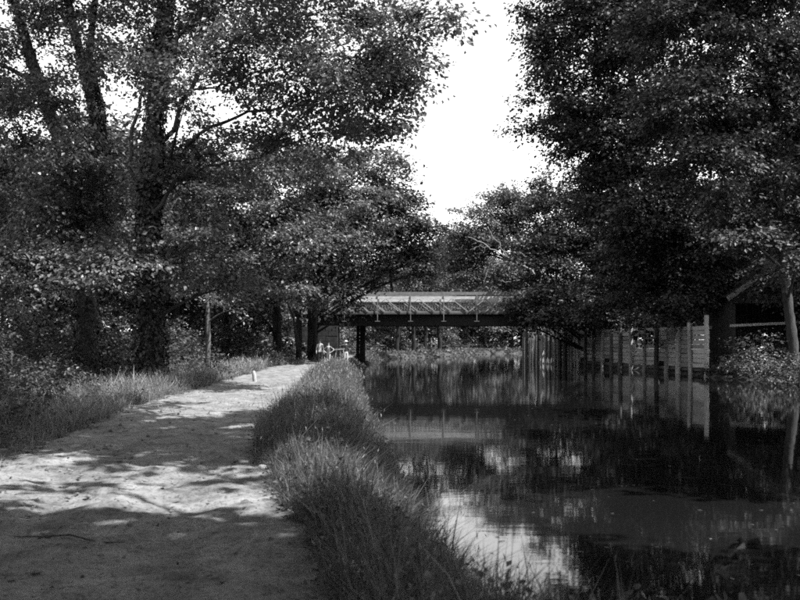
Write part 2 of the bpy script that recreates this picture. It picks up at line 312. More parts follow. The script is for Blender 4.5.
def tree(name, label, cat, base, trunk, lobes, leaf, L, K=24, size=1.0, bark='bark', group=None, seed=1, limbs=(), twigs=True, limb_r=.45, fringe=1.0, sides=10, wob=.05, ivy=None, tau_all=1.0):
    """trunk: [(x,y,z,r)...] world; lobes: [(cx,cy,cz,rx,ry,rz,tau)...] world; limbs: explicit polylines [(x,y,z,r)...]"""
    rg = np.random.default_rng(seed)
    base = np.asarray(base, float)
    root = empty(name, base, label, cat, group)
    trunks = trunk if isinstance(trunk[0][0], (tuple, list, np.ndarray)) else [trunk]
    TP = []
    for tr in trunks:
        tr = np.array(tr, float); t = np.linspace(0, 1, len(tr)); tt = np.linspace(0, 1, 5 * len(tr))
        P = np.stack([np.interp(tt, t, tr[:, k]) for k in range(4)], 1)
        P[1:, :2] += rg.normal(size=(len(P) - 1, 2)) * .06 * P[1:, 3:4]
        m = MB(); rr = P[:, 3].copy(); rr[:2] *= (1.5, 1.15)
        m.tube(P[:, :3], rr, sides, wob); m.build('trunk', M[bark], root, True, base)
        TP.append(P)
    TPA = np.concatenate(TP)
    for lp in limbs:
        lp = np.array(lp, float); t = np.linspace(0, 1, len(lp)); tt = np.linspace(0, 1, 4 * len(lp))
        P = np.stack([np.interp(tt, t, lp[:, k]) for k in range(4)], 1)
        P[1:-1, :3] += rg.normal(size=(len(P) - 2, 3)) * .5 * P[1:-1, 3:4]
        m = MB(); m.tube(P[:, :3], P[:, 3] * .62, 7, .08); m.build('limb', M[bark], root, True, base)
    leaves = []; tw = MB(); tw.n = 0
    if limbs:
        TPX = np.concatenate([TPA] + [np.array(lp, float)[1:] for lp in limbs])
    else: TPX = TPA
    for lb in lobes:
        cx, cy, cz, rx, ry, rz = lb[:6]; tau = (lb[6] if len(lb) > 6 else 2.2) * tau_all
        c = np.array([cx, cy, cz]); r = np.array([rx, ry, rz])
        d = np.hypot(TPX[:, 0] - cx, TPX[:, 1] - cy); cost = np.abs(TPX[:, 2] - (cz - .45 * d)) + .6 * d
        k = int(np.argmin(cost)); a = TPX[k, :3]; ra = min(TPX[k, 3] * limb_r, .03 + .014 * np.linalg.norm(c - a) * 1.6)
        P = bez(a, c + rg.normal(size=3) * r * .15, .10, 8, rg); rr = np.linspace(ra, max(.012, ra * .18), 8)
        tw.tube(P, rr, 5)
        area = math.pi * rx * rz; n = max(3, int(tau * area / (K * .33 * L * L * .62)))
        # sprays: denser towards the shell, with a few sub-clumps so that the outline stays uneven
        nc = max(4, int(n ** .5 * 1.1)); cd = unit(rg.normal(size=(nc, 3))); cr = rg.uniform(.45, 1.0, nc) ** .7
        ci = rg.integers(0, nc, n)
        q = cd[ci] * cr[ci][:, None] + rg.normal(size=(n, 3)) * np.array([.19, .19, .085])
        fr = rg.random(n) < .10; q[fr] = unit(rg.normal(size=(fr.sum(), 3))) * (rg.random(fr.sum()) ** .45 * 1.05)[:, None]
        ql = np.linalg.norm(q, axis=1, keepdims=True); q = np.where(ql > 1.12, q / ql * 1.12, q)
        pos = c + q * r * fringe
        leaves.append(sprays(rg, pos, unit(q * r + 1e-6), K, L, size))
        if twigs:
            cc = c + cd * (cr * .8)[:, None] * r * fringe - np.array([0, 0, .03]) * r      # a branchlet to each clump, twigs from there
            for k_ in range(nc):
                mine = pos[(ci == k_) & ~fr]
                if not len(mine): continue
                j_ = int(np.argmin(np.linalg.norm(P - cc[k_], axis=1))); j_ = max(2, min(j_, 6)); B = bez(P[j_], cc[k_], .08, 5, rg, .08)
                tw.tube(B, np.linspace(min(.03 * size, rr[j_] * .7), .012 * size, 5), 3)
                for s_ in mine[:6]:
                    b0 = B[rg.integers(2, 5)]; tw.tube(np.array([b0, (b0 + s_) / 2 + rg.normal(size=3) * .1 * size, s_]), np.array([.011, .008, .004]) * size, 3)
    if tw.v: tw.build('branches', M[bark], root, True, base, 'stuff')
    v = np.concatenate(leaves) - base
    o = link('crown', leaves_mesh('crown', v), M[leaf], root); o['kind'] = 'stuff'
    if ivy:
        z0, z1, n, off, Li = ivy; vv = []
        for P in TP:
            n_ = n; zz = rg.uniform(max(z0, P[0, 2]), min(z1, P[-1, 2]), n_); an = rg.uniform(0, 2 * np.pi, n); lump = 1 + .6 * fbm(an * 1.5, zz * .8, 3)
            rr = np.interp(zz, P[:, 2], P[:, 3]) + off * rg.random(n) * lump * np.interp(zz, [z0, z0 + 1, z0 + 4, z1], [1.2, .9, .6, .25])
            p = np.stack([np.interp(zz, P[:, 2], P[:, 0]) + rr * np.cos(an), np.interp(zz, P[:, 2], P[:, 1]) + rr * np.sin(an), zz], 1)
            o_ = np.stack([np.cos(an), np.sin(an), np.full(n, .35)], 1)
            vv.append(leaf_quads(p, np.array([0, 0, -1.]) + rg.normal(size=(n, 3)) * .5, o_ + rg.normal(size=(n, 3)) * .4, Li * rg.uniform(.6, 1.2, n), .85))
        o = link('ivy', leaves_mesh('ivy', np.concatenate(vv) - base), M['leaf_ivy'], root); o['kind'] = 'stuff'
    return root

def LB(px, py, rx, ry, Y, tau=2.2, dep=None):
    c = W(px, py, Y); s = Y / FPX
    return (c[0], c[1], c[2], rx * s, dep if dep else .75 * rx * s + .4, ry * s, tau)
def TP_(Y, *pts): return [(*W(x, y, Y), w / 2 * Y / FPX) for x, y, w in pts]
def on_ground(x, y): return float(ground_z(np.array([x]), np.array([y]))[0])
def trunk_at(px, Y, *pts):
    x = (px - 400) / FPX * Y; z = on_ground(x, Y)
    return (x, Y, z), [(x, Y, z - .15, pts[0][2] / 2 * Y / FPX)] + TP_(Y, *pts)

# A: the ivy-wrapped tree by the path
b, t = trunk_at(150, 30, (150, 340, 22), (150, 300, 19), (149, 200, 15), (155, 120, 13), (162, 60, 11), (166, 0, 10), (172, -90, 8), (180, -190, 6))
tree('ivy_tree', 'tall tree with dark ivy-wrapped upright trunk beside the dirt path', 'tree', b, t,
     [LB(300, 70, 85, 50, 29, 1.6), LB(360, 80, 55, 45, 27, 1.7), LB(395, 60, 34, 40, 28, 1.4), LB(385, 30, 42, 34, 26, 1.5), LB(425, 8, 34, 22, 25, 1.0), LB(452, 14, 18, 14, 25, .8), LB(230, 40, 60, 45, 30, 1.3), LB(350, 115, 46, 22, 30, 1.4), LB(280, 120, 40, 20, 29, 1.0),
      LB(330, 140, 60, 24, 29, 1.2), LB(160, 30, 50, 50, 32, 1.5), LB(245, 150, 60, 30, 31, 1.3), LB(392, 128, 26, 24, 27, 1.5), LB(412, 92, 18, 24, 27, 1.3), LB(190, 190, 50, 40, 31, 1.9),
      LB(200, 250, 45, 40, 29, 1.6), LB(130, 255, 50, 30, 28, 1.7), LB(225, 290, 35, 22, 30, 1.5), LB(105, 283, 36, 16, 28, 1.1), LB(320, 20, 60, 30, 29, 1.5), LB(190, 105, 32, 45, 28, .9), LB(148, 100, 30, 50, 28, 1.0), LB(215, 70, 40, 30, 28, .9),
      LB(230, -60, 120, 60, 30, 1.6), LB(340, -50, 90, 50, 28, 1.6), LB(120, -80, 90, 60, 31, 1.5), LB(210, -150, 110, 60, 30, 1.6)],
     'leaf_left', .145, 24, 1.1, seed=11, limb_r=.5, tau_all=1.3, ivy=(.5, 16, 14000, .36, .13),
     limbs=[TP_(30, (151, 175, 9), (183, 101, 8), (206, 64, 6.5), (236, 40, 5), (290, 15, 3)), TP_(30, (152, 200, 8), (170, 160, 7), (205, 130, 6), (250, 112, 4.5), (310, 105, 3)),
            TP_(29.5, (152, 215, 7), (175, 182, 6), (210, 165, 4), (260, 158, 2.5)), TP_(30, (160, 60, 8), (195, 20, 7), (235, -25, 5), (300, -40, 3)), TP_(30.5, (148, 215, 7), (128, 165, 7), (136, 120, 6), (146, 85, 5), (148, 30, 3)), TP_(29.8, (164, 70, 6), (182, 30, 5), (215, 10, 4), (250, -10, 2.5)), TP_(30, (190, 92, 4), (225, 85, 3), (262, 70, 2))])
# B: the leaning tree with several stems
b, t = trunk_at(88, 33, (88, 345, 21), (86, 300, 18), (81, 250, 14), (74, 200, 13), (62, 150, 12), (42, 90, 11), (22, 30, 9), (5, -30, 8), (-15, -120, 8))
t2 = TP_(33, (76, 215, 8), (92, 165, 7), (95, 120, 6.5), (84, 70, 6), (72, 20, 5), (60, -60, 4))
t3 = TP_(33.4, (76, 225, 6), (106, 160, 5), (101, 105, 4.5), (88, 60, 4), (95, 0, 3))
tree('leaning_tree', 'leaning tree with several forking stems next to the ivy-wrapped trunk', 'tree', b, [t, t2, t3],
     [LB(40, 50, 55, 45, 33, 1.25), LB(15, 130, 45, 45, 34, 1.5), LB(85, 15, 40, 35, 33, 1.3), LB(50, 205, 50, 40, 32, 2.0), LB(0, 200, 40, 40, 34, 2.0), LB(85, 265, 40, 35, 30, 1.8), LB(15, 285, 35, 30, 31, 1.5),
      LB(115, 200, 30, 40, 33, 1.5), LB(72, 110, 36, 40, 31, 1.1), LB(108, 50, 30, 45, 31, 1.0), LB(35, 95, 36, 40, 31, 1.0), LB(60, 160, 40, 30, 31, 1.4), LB(40, -60, 110, 60, 33, 1.6), LB(-60, 40, 70, 90, 34, 1.8), LB(-60, 180, 60, 70, 34, 2)],
     'leaf_left', .145, 24, 1.1, seed=12, limb_r=.5, ivy=(.6, 15.0, 3600, .16, .12), tau_all=1.3)

# C: trees in front of the bridge's left end
b, t = trunk_at(313, 70, (313, 330, 11), (314, 290, 10), (318, 230, 8), (320, 180, 5))
tree('towpath_tree', 'broad leafy tree with thick dark trunk, its branches overhanging the bridge end', 'tree', b, t,
     [LB(350, 190, 50, 40, 63, 2.4), LB(385, 215, 38, 36, 66, 2.4), LB(300, 200, 45, 45, 64, 2.4), LB(398, 248, 32, 24, 67, 2.3), LB(345, 250, 42, 30, 66, 2.2), LB(362, 276, 24, 12, 68, 1.6), LB(300, 275, 40, 28, 62, 2.2),
      LB(420, 262, 18, 14, 66, 1.6), LB(322, 298, 26, 10, 61, 1.5), LB(336, 288, 30, 12, 66, 2.2), LB(385, 284, 18, 7, 68, 1.6), LB(375, 165, 30, 18, 64, 2.6), LB(310, 235, 42, 28, 58, 2.2), LB(355, 228, 38, 26, 59, 2.4), LB(395, 240, 28, 22, 67, 2.4), LB(372, 266, 26, 13, 67, 2.0), LB(425, 270, 16, 14, 66, 1.8), LB(390, 190, 26, 26, 65, 2.6), LB(330, 165, 34, 20, 66, 2.4), LB(412, 228, 22, 20, 65, 2.2), LB(335, 232, 44, 34, 67, 2.6), LB(360, 299, 20, 9, 68, 1.1), LB(346, 316, 12, 5, 68, .8)], 'leaf_mid', .24, 24, 1.6, seed=21)
b, t = trunk_at(299, 69, (299, 330, 6), (298, 290, 5.5), (292, 240, 5), (288, 190, 3))
tree('towpath_tree', 'slender tree with pale-edged trunk at the far end of the sunlit path', 'tree', b, t,
     [LB(285, 165, 40, 28, 56, 2.2), LB(270, 215, 40, 35, 55, 2.2), LB(300, 250, 36, 28, 54, 2.0), LB(265, 275, 34, 24, 55, 2), LB(320, 160, 30, 22, 57, 2.2), LB(295, 292, 28, 12, 53, 1.4)], 'leaf_left', .21, 24, 1.4, seed=22)
b, t = trunk_at(277, 66, (277, 330, 9), (276, 290, 8), (268, 230, 6), (262, 170, 4))
tree('towpath_tree', 'dark-trunked tree left of the slender one, behind the bushy end of the path', 'tree', b, t,
     [LB(250, 170, 40, 30, 60, 2.4), LB(255, 240, 42, 32, 56, 2.2), LB(215, 215, 36, 30, 55, 2.0), LB(280, 290, 28, 13, 58, 1.6), LB(235, 215, 42, 40, 60, 2.4), LB(225, 265, 40, 30, 60, 2.3), LB(250, 300, 35, 18, 60, 1.6), LB(215, 160, 40, 28, 61, 2.2)], 'leaf_mid', .24, 24, 1.6, seed=23)
b, t = trunk_at(208, 42, (208, 345, 5.5), (208, 320, 4.6), (207, 290, 4), (205, 240, 3), (203, 210, 2))
tree('sapling', 'thin pale-stemmed young tree rising behind the grassy path verge', 'tree', b, t,
     [LB(205, 235, 26, 24, 42, 1.6), LB(190, 275, 24, 18, 42, 1.4), LB(225, 260, 24, 20, 42, 1.4), LB(230, 305, 22, 12, 41, 1.1)], 'leaf_left', .15, 20, 1.0, seed=24, bark='bark_pale')

# E: the large dark trees of the right bank
b, t = trunk_at(795, 50, (793, 345, 10), (789, 310, 9.5), (784, 270, 9), (780, 200, 8), (775, 100, 8), (770, 0, 5))
tree('bank_tree', 'large dark tree whose pale-lit trunk stands on the bank beside the shed', 'tree', b, t,
     [LB(740, 60, 60, 50, 50, 3), LB(765, 12, 50, 36, 52, 3), LB(730, 120, 60, 40, 53, 2.4), LB(690, 100, 55, 45, 49, 3), LB(790, 110, 50, 60, 50, 3), LB(720, 170, 55, 40, 49, 3), LB(780, 210, 45, 40, 49, 2.8), LB(680, 30, 50, 45, 50, 3), LB(740, 235, 40, 24, 48, 2.0), LB(795, 265, 26, 24, 47, 2.0),
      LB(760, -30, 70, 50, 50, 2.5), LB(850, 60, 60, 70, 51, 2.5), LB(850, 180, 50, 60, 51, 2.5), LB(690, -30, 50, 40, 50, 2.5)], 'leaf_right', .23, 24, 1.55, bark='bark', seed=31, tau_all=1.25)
b, t = trunk_at(668, 64, (666, 330, 13), (660, 280, 12), (650, 220, 11), (640, 150, 9), (630, 60, 6), (625, -20, 4))
tree('bank_tree', 'largest dark tree, crown reaching farthest over the canal above the timber wall', 'tree', b, t,
     [LB(560, 45, 34, 40, 63, 2.6), LB(545, 15, 26, 30, 63, 2.4), LB(600, 30, 45, 45, 63, 3), LB(552, 100, 30, 20, 63, 2.4), LB(530, 128, 24, 10, 63, 2.0), LB(590, 100, 40, 35, 63, 2.8), LB(640, 70, 50, 45, 62, 3), LB(600, 140, 46, 40, 66, 2.2), LB(680, 110, 46, 44, 66, 2.2), LB(575, 145, 34, 20, 63, 2.3),
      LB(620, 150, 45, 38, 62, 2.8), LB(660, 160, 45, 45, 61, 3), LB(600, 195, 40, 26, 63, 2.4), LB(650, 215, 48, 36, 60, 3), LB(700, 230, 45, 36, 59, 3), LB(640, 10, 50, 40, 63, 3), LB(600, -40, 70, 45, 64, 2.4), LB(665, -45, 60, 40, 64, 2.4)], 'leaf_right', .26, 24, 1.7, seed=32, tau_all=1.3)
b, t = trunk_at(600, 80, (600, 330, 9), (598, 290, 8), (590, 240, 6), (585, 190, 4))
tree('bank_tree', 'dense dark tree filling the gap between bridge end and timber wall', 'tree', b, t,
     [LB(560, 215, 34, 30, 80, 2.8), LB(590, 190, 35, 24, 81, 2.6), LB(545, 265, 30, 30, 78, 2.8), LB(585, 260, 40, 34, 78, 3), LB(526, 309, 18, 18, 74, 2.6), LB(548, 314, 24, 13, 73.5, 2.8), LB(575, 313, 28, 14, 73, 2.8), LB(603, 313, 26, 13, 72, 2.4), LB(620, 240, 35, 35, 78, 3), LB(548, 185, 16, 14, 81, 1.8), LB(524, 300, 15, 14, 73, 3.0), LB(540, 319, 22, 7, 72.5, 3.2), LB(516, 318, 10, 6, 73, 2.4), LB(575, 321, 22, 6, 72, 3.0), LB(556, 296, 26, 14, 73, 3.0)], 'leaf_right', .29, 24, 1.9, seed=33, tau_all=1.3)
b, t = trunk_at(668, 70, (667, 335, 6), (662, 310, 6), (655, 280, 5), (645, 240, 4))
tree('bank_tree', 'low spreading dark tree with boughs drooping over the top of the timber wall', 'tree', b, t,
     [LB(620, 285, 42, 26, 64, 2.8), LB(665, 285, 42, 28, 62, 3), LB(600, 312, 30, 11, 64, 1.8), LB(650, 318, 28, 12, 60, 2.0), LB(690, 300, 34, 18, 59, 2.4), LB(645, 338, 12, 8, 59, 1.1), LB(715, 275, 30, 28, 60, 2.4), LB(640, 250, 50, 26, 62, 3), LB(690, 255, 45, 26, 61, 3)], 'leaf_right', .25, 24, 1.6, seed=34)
# G: trees beyond the bridge
b, t = trunk_at(552, 105, (550, 330, 7), (545, 300, 6), (530, 260, 4.5), (510, 225, 3))
tree('canal_tree', 'sunlit rounded tree rising beyond the right half of the bridge', 'tree', b, t,
     [LB(485, 222, 32, 26, 105, 2.6), LB(512, 212, 30, 26, 106, 2.6), LB(460, 248, 22, 20, 105, 2.2), LB(500, 258, 36, 24, 104, 2.6), LB(470, 272, 22, 12, 104, 2.0), LB(535, 225, 28, 34, 106, 2.6), LB(445, 235, 12, 10, 105, 1.5), LB(528, 275, 30, 24, 105, 2.4)], 'leaf_far', .29, 20, 1.8, seed=41, tau_all=1.4)
for k, (px, Y, lab) in enumerate([(397, 120, 0), (414, 126, 0), (425, 131, 0), (440, 138, 0)]):
    b, t = trunk_at(px, Y, (px, 342, 4.5), (px + (1.5, -1, 1, -1.5)[k], 330, 4.0), (px - (1, -1.5, 2, 1)[k], 318, 4.0), (px + (-5, 4, -3, 5)[k], 292, 3.2), (px + (-8, 5, -5, 5)[k], 262, 2.2))
    tree('canal_tree', 'dark straight-trunked tree standing on the left bank seen under the bridge', 'tree', b, t,
         [LB(px - 12, 268, 18, 16, Y, 2.8), LB(px + 8, 275, 18, 14, Y - 1, 2.6), LB(px - 4, 257, 14, 11, Y, 2.6), LB(px + 6, 300, 18, 10, Y, 1.5), LB(px - 10, 312, 16, 8, Y, 1.3)], 'leaf_far', .3, 20, 1.8, seed=42 + k, bark='bark_dark',
         limbs=[TP_(Y, (px - (1, -1.5, 2, 1)[k], 322, 2.6), (px + (6, -6, 7, -7)[k], 306, 2.0), (px + (11, -9, 12, -12)[k], 285, 1.2))],
         group='trees on the bank beyond the bridge')

# ------------------------------------------------------------------ woodland behind: three kinds of tree, copied
def copy_tree(o, parent=None):
    c = o.copy(); COL.objects.link(c); c.parent = parent
    for ch in list(o.children): copy_tree(ch, c)
    return c
def proto(seed, hgt, rad, leaf):
    rg = np.random.default_rng(seed)
    t = [(0, 0, -.3, .32), (0.1, 0, hgt * .3, .26), (.2, .1, hgt * .6, .17), (.1, .2, hgt * .9, .05)]
    lobes = []
    for k in range(11):
        a = k * 2.4 + rg.random(); z = hgt * (.22 + .68 * (k / 10)); rr = rad * (.62 if k < 9 else .25) * math.sin(math.pi * min(1, .25 + .75 * (k + .5) / 11)) ** .5
        lobes.append((rr * math.cos(a), rr * math.sin(a), z, rad * .5, rad * .5, hgt * .13, 3.0))
    return tree('woodland_tree', 'x', 'tree', (0, 0, 0), t, lobes, leaf, .34, 18, 2.0, seed=seed, twigs=False, sides=7)
protos = [proto(51, 15, 5.0, 'leaf_far'), proto(52, 13, 5.6, 'leaf_mid'), proto(53, 18, 5.5, 'leaf_right')]
used = [False] * 3
def wood(k, x, y, s, rz, label, group):
    if used[k]: o = copy_tree(protos[k])
    else: o = protos[k]; used[k] = True
    o.location = (x, y, on_ground(x, y)); o.rotation_euler = (0, 0, rz); o.scale = (s, s, s)
    o['label'] = label; o['group'] = group; return o
rg = np.random.default_rng(77)
LW2 = ('leafy tree in the wood behind the dark-trunked towpath trees', 'trees in the wood behind the towpath trees')
LW3 = ('leafy tree of the towpath wood farther off than the bridge', 'trees of the towpath wood beyond the bridge')
LW = ('leafy tree in the wood behind the ivy-wrapped and leaning trees', 'trees in the wood left of the towpath')
FW = ('hazy leafy tree in the far wood where the canal bends away', 'trees in the far wood beyond the bridge')
RW = ('dark leafy tree in the wood behind the timber wall and shed', 'trees in the wood on the right bank')
for x, y, s in [(-15, 44, .8), (-21, 40, .75), (-14, 56, .85), (-19, 60, .95), (-25, 55, .9), (-14, 72, 1.0), (-22, 78, 1.05), (-31, 68, 1.0), (-12, 88, 1.0), (-19, 100, 1.1), (-30, 95, 1.1), (-40, 85, 1.1), (-11, 112, 1.0), (-22, 125, 1.1), (-9, 130, 1.0), (-27, 46, .75), (-36, 56, .8)]:
    wood(int(rg.integers(0, 2)), x, y, s * rg.uniform(.9, 1.1), rg.uniform(0, 6.28), *(LW if y < 50 else LW2 if y < 82 else LW3))
for x, y, s in [(-4, 150, .95), (5, 152, .9), (13, 176, .9), (22, 180, 1.0), (0, 172, 1.0), (32, 184, 1.1), (42, 190, 1.15), (9, 195, 1.1), (20, 205, 1.2), (-12, 165, 1.05), (-8, 190, 1.1), (31, 205, 1.2), (53, 195, 1.2), (10, 160, 1.3), (16, 170, 1.4), (4, 163, 1.3), (0, 154, 1.15), (22, 178, 1.4), (26, 192, 1.2), (-3, 140, .9), (38, 200, 1.2)]:
    wood(int(rg.integers(0, 2)), x, y, s * rg.uniform(.9, 1.1), rg.uniform(0, 6.28), *FW)
for x, y, s in [(24, 76, .95), (30, 66, 1.0), (31, 80, 1.1), (22, 92, 1.0), (30, 100, 1.1), (36, 56, 1.0), (27, 56, .8), (38, 72, 1.1), (24, 108, .9), (34, 116, 1.0), (42, 64, 1.1)]:
    wood(2 if rg.random() < .6 else 1, x, y, s * rg.uniform(.9, 1.1), rg.uniform(0, 6.28), *RW)
def shade_tree(base, lean, targets, seed, label):
    """a tree of the near right bank; its boughs reach over the water where they shade the given spots of the path"""
    k = 1 / math.tan(R(SUN_EL)); lobes = []
    for (tx, ty, z, r, rz, tau) in targets:
        d = (z - .6) * k; lobes.append((tx + TO_SUN[0] / h * d, ty + TO_SUN[1] / h * d, z, r, r, rz, tau))
    bx_, by_ = base; z0 = on_ground(bx_, by_); lx, ly = lean
    t = [(bx_, by_, z0 - .2, .5), (bx_ + lx * .1, by_ + ly * .1, 4, .42), (bx_ + lx * .4, by_ + ly * .4, 9, .32), (bx_ + lx, by_ + ly, 14, .12)]
    return tree('overhanging_tree', label, 'tree', (bx_, by_, z0), t, lobes, 'leaf_right', .31, 20, 1.4, seed=seed, tau_all=1.1)
shade_tree((11.0, 1.0), (-3, 0), [(-3.6, 5.6, 11, 2.0, 1.3, 2.6), (-1.2, 5.9, 12, 1.9, 1.3, 2.6), (.8, 5.4, 12, 1.8, 1.4, 2.6), (-3.0, 3.2, 11.5, 2.4, 1.5, 2.6), (.2, 2.8, 12.5, 2.4, 1.5, 2.6), (1.6, 7.8, 12.5, 1.5, 1.2, 2.2), (-5.8, 4.8, 10.5, 2.0, 1.2, 2.6),
           (-2.2, 4.2, 13.5, 3.0, 1.5, 2.4), (3.2, 5.5, 12, 2.6, 1.5, 2.6), (3.4, 2.0, 13, 2.8, 1.6, 2.4), (5.2, 6.4, 11.5, 2.2, 1.4, 2.4), (-1.0, .4, 13, 3.0, 1.6, 2.4), (-5.5, 1.5, 12, 2.6, 1.5, 2.4), (-4.2, 6.6, 10.5, 1.4, 1.0, 1.6), (-2.6, 6.9, 11, 1.3, 1.0, 1.5), (-5.6, 6.5, 10.5, 1.4, 1.0, 1.6), (-1.0, 7.0, 11.5, 1.3, 1.0, 1.5), (.5, 7.2, 12, 1.4, 1.0, 2.0), (-3.4, 9.3, 11, .7, .5, .8), (-1.9, 9.9, 11.5, .6, .5, .8), (-4.6, 8.5, 11, .6, .5, .7), (-3.4, 5.2, 12.5, 2.2, 1.2, 2.8), (-1.2, 4.6, 11, 2.2, 1.2, 2.8)], 61,
           'tree on the near right bank whose boughs shade the foreground path')
shade_tree((12.6, 11.5), (-5, 1), [(-3.6, 12.6, 12.0, 1.2, 1.0, 2.5), (-5.8, 12.9, 12.0, 1.3, 1.0, 2.6), (-2.0, 12.0, 11.5, .9, .8, 2.0), (-3.5, 19.0, 13.5, 1.3, 1.0, 1.9), (-6.0, 20.4, 13.5, 1.4, 1.0, 1.9), (-3.2, 13.9, 12.0, 1.6, 1.1, 3.1), (-5.4, 14.8, 12, 1.7, 1.2, 3.1), (-1.4, 13.2, 12, 1.3, 1.0, 2.9), (-4.0, 16.6, 13, 1.7, 1.2, 2.6), (-6.5, 17.2, 12.5, 1.7, 1.2, 2.8), (-2.6, 17.8, 13.5, 1.5, 1.1, 2.3), (-8.2, 15.5, 12, 2.0, 1.3, 3.4), (-9.5, 19, 13, 2, 1.3, 3.1),
           (.6, 13.2, 12.5, 1.4, 1.0, 3.1), (-7.6, 13.4, 11.5, 1.7, 1.2, 3.4), (2.6, 14.6, 12.5, 1.9, 1.2, 3.1), (5.0, 14.5, 12, 2.0, 1.2, 3.1), (1.0, 16.5, 13, 1.8, 1.2, 2.6), (-10.5, 16, 11, 2, 1.3, 3.1)], 62,
           'tree on the near right bank whose boughs shade the middle stretch of path')
tree('overhanging_tree', 'unseen tree added by the near towpath, its crown shaped to block skylight', 'tree', (-7.2, 3.0, on_ground(-7.2, 3.0)), [(-7.2, 3.0, .4, .4), (-7.0, 3.0, 4, .34), (-6.4, 3.2, 9, .26), (-5.5, 3.5, 14, .1)],  # out-of-frame crown, added overhead to cut skylight on the foreground
     [(-6.5, 1.0, 12, 3, 3, 1.6, 2.4), (-3.5, 3.0, 13, 3, 3, 1.6, 2.4), (-1.0, 0, 13.5, 3, 3, 1.6, 2.4), (-6.0, 6.5, 12, 2.8, 2.8, 1.5, 2.4), (-2.5, 7.5, 13.5, 2.6, 2.6, 1.4, 2.2), (-9, 9, 12, 3, 3, 1.6, 2.4), (-9.5, 3, 11, 3, 3, 1.6, 2.4), (-6, 11, 12.5, 2.2, 2.2, 1.4, 2.2), (-4, -4, 12, 3.2, 3.2, 1.6, 2.4)], 'leaf_left', .34, 20, 1.5, seed=63)
for x, y, s in [(17.5, 21, .9), (20.5, 30, .95), (16.0, 14, .95)]:
    wood(2, x, y, s, rg.uniform(0, 6.28), 'dark leafy tree on the near right bank shading the water', 'trees shading the near water')
for x, y, s in [(-9.5, 3, .95), (-8.5, -6, 1.0), (-13, 10, .9), (-2, -12, 1.05), (5, -13, 1.0), (-14, -2, 1.1), (12, -9, 1.05)]:  # unseen trees beside and behind the camera, added to hold back skylight
    wood(int(rg.integers(0, 2)), x, y, s, rg.uniform(0, 6.28), 'unseen leafy tree added along the near towpath to block skylight', 'unseen trees blocking skylight along the near towpath')

# ------------------------------------------------------------------ shrubs
def shrub(name, label, x, y, w, hgt, leaf='leaf_shrub', L=.1, seed=1, tau=2.2, group=None, K=18, size=.55, z=None, stems=5):
    rg_ = np.random.default_rng(seed); z = on_ground(x, y) if z is None else z
    root = empty(name, (x, y, z), label, 'shrub', group)
    pos = []; m = MB()
    n = int(tau * w * hgt * 2 / (K * .33 * L * L * .62))
    a = rg_.uniform(0, 6.28, n); r = w * rg_.random(n) ** .55; zz = hgt * (.08 + .92 * rg_.random(n)) * np.sqrt(np.clip(1.05 - (r / w) ** 2, .06, 1)) * (1 + .3 * rg_.normal(size=n) * .6)
    pos = np.stack([r * np.cos(a), r * np.sin(a), np.clip(zz, .05, None)], 1)
    for k in range(stems):
        e = pos[rg_.integers(0, n)]; m.tube(bez((e[0] * .15, e[1] * .15, -.1), e, .15, 6, rg_), np.linspace(.02, .006, 6) * (1 + hgt * .3), 4)
    m.build('stems', M['bark'], root, True, None, 'stuff')
    d = pos.copy(); d[:, 2] = d[:, 2] * .5 + .2
    link('foliage', leaves_mesh('foliage', sprays(rg_, pos, unit(d), K, L, size)), M[leaf], root)['kind'] = 'stuff'
    return root
k = 0
for x, y, w, h_ in [(-9.2, 24, 1.5, .85), (-8.6, 19.5, 1.4, .9), (-11.6, 29, 1.3, .8), (-12, 22, 1.8, 1.7), (-7.6, 16, 1.2, .95), (-12.5, 34, 2, 2.4), (-10.2, 37, 1.6, 1.8), (-14, 28, 2, 2.3), (-13.8, 41, 2.2, 2.8), (-11, 45, 1.6, 1.8), (-17, 36, 2.4, 3.0), (-17.5, 45, 2.4, 3.2), (-6.7, 13, .9, .7), (-20, 50, 2.4, 3.4), (-13, 50, 2.0, 2.4)]:
    k += 1
    low = y < 30 and h_ < 1.5
    shrub('bramble', 'low bramble bush sprawling over the weedy path verge' if low else 'tall bramble thicket in the undergrowth around the ivy-wrapped tree', x, y, w, h_, 'leaf_shrub', .10 if y < 30 else .15, 100 + k, 1.9, 'low brambles along the path verge' if low else 'tall brambles under the trees', size=.5 if y < 30 else .8)
shrub('bush', 'rounded dark bush at the far bend where the path narrows', -8.6, 57, 1.3, 1.3, 'leaf_shrub', .15, 131, 2.6, size=.6)
shrub('bush', 'leafy bush just behind the white marker post', -8.4, 39, 1.1, .95, 'leaf_shrub', .12, 132, 2.2, size=.5)
shrub('bush', 'bush with glossy pale leaves at the water edge before the shed', 19.9, 50.5, 1.9, 2.0, 'leaf_pale', .17, 133, 1.6, size=.9, z=.3)
shrub('bush', 'dark low bush trailing into the water beside the last wall post', 19.5, 54.0, 1.2, 1.0, 'leaf_right', .15, 134, 2.4, size=.7, z=.1)
shrub('bush', 'dark low bush on the bank under the pale-lit trunk', 20.8, 46.8, 1.6, 1.3, 'leaf_right', .15, 135, 2.2, size=.7, z=.2)
shrub('bush', 'dark low bush overhanging the water in front of the pale-lit trunk', 19.3, 43.5, 1.5, 1.1, 'leaf_right', .15, 139, 2.4, size=.7, z=.05)
shrub('waterside_plant', 'dark broad-leaved plant leaning over the water by the near bank', 1.65, 4.2, .6, 1.1, 'leaf_ivy', .10, 136, 1.5, size=.35, z=.02)
shrub('waterside_plant', 'smaller dark broad-leaved plant tucked beside the larger waterside one', 2.25, 4.4, .5, .95, 'leaf_ivy', .09, 137, 1.4, size=.32, z=.0)
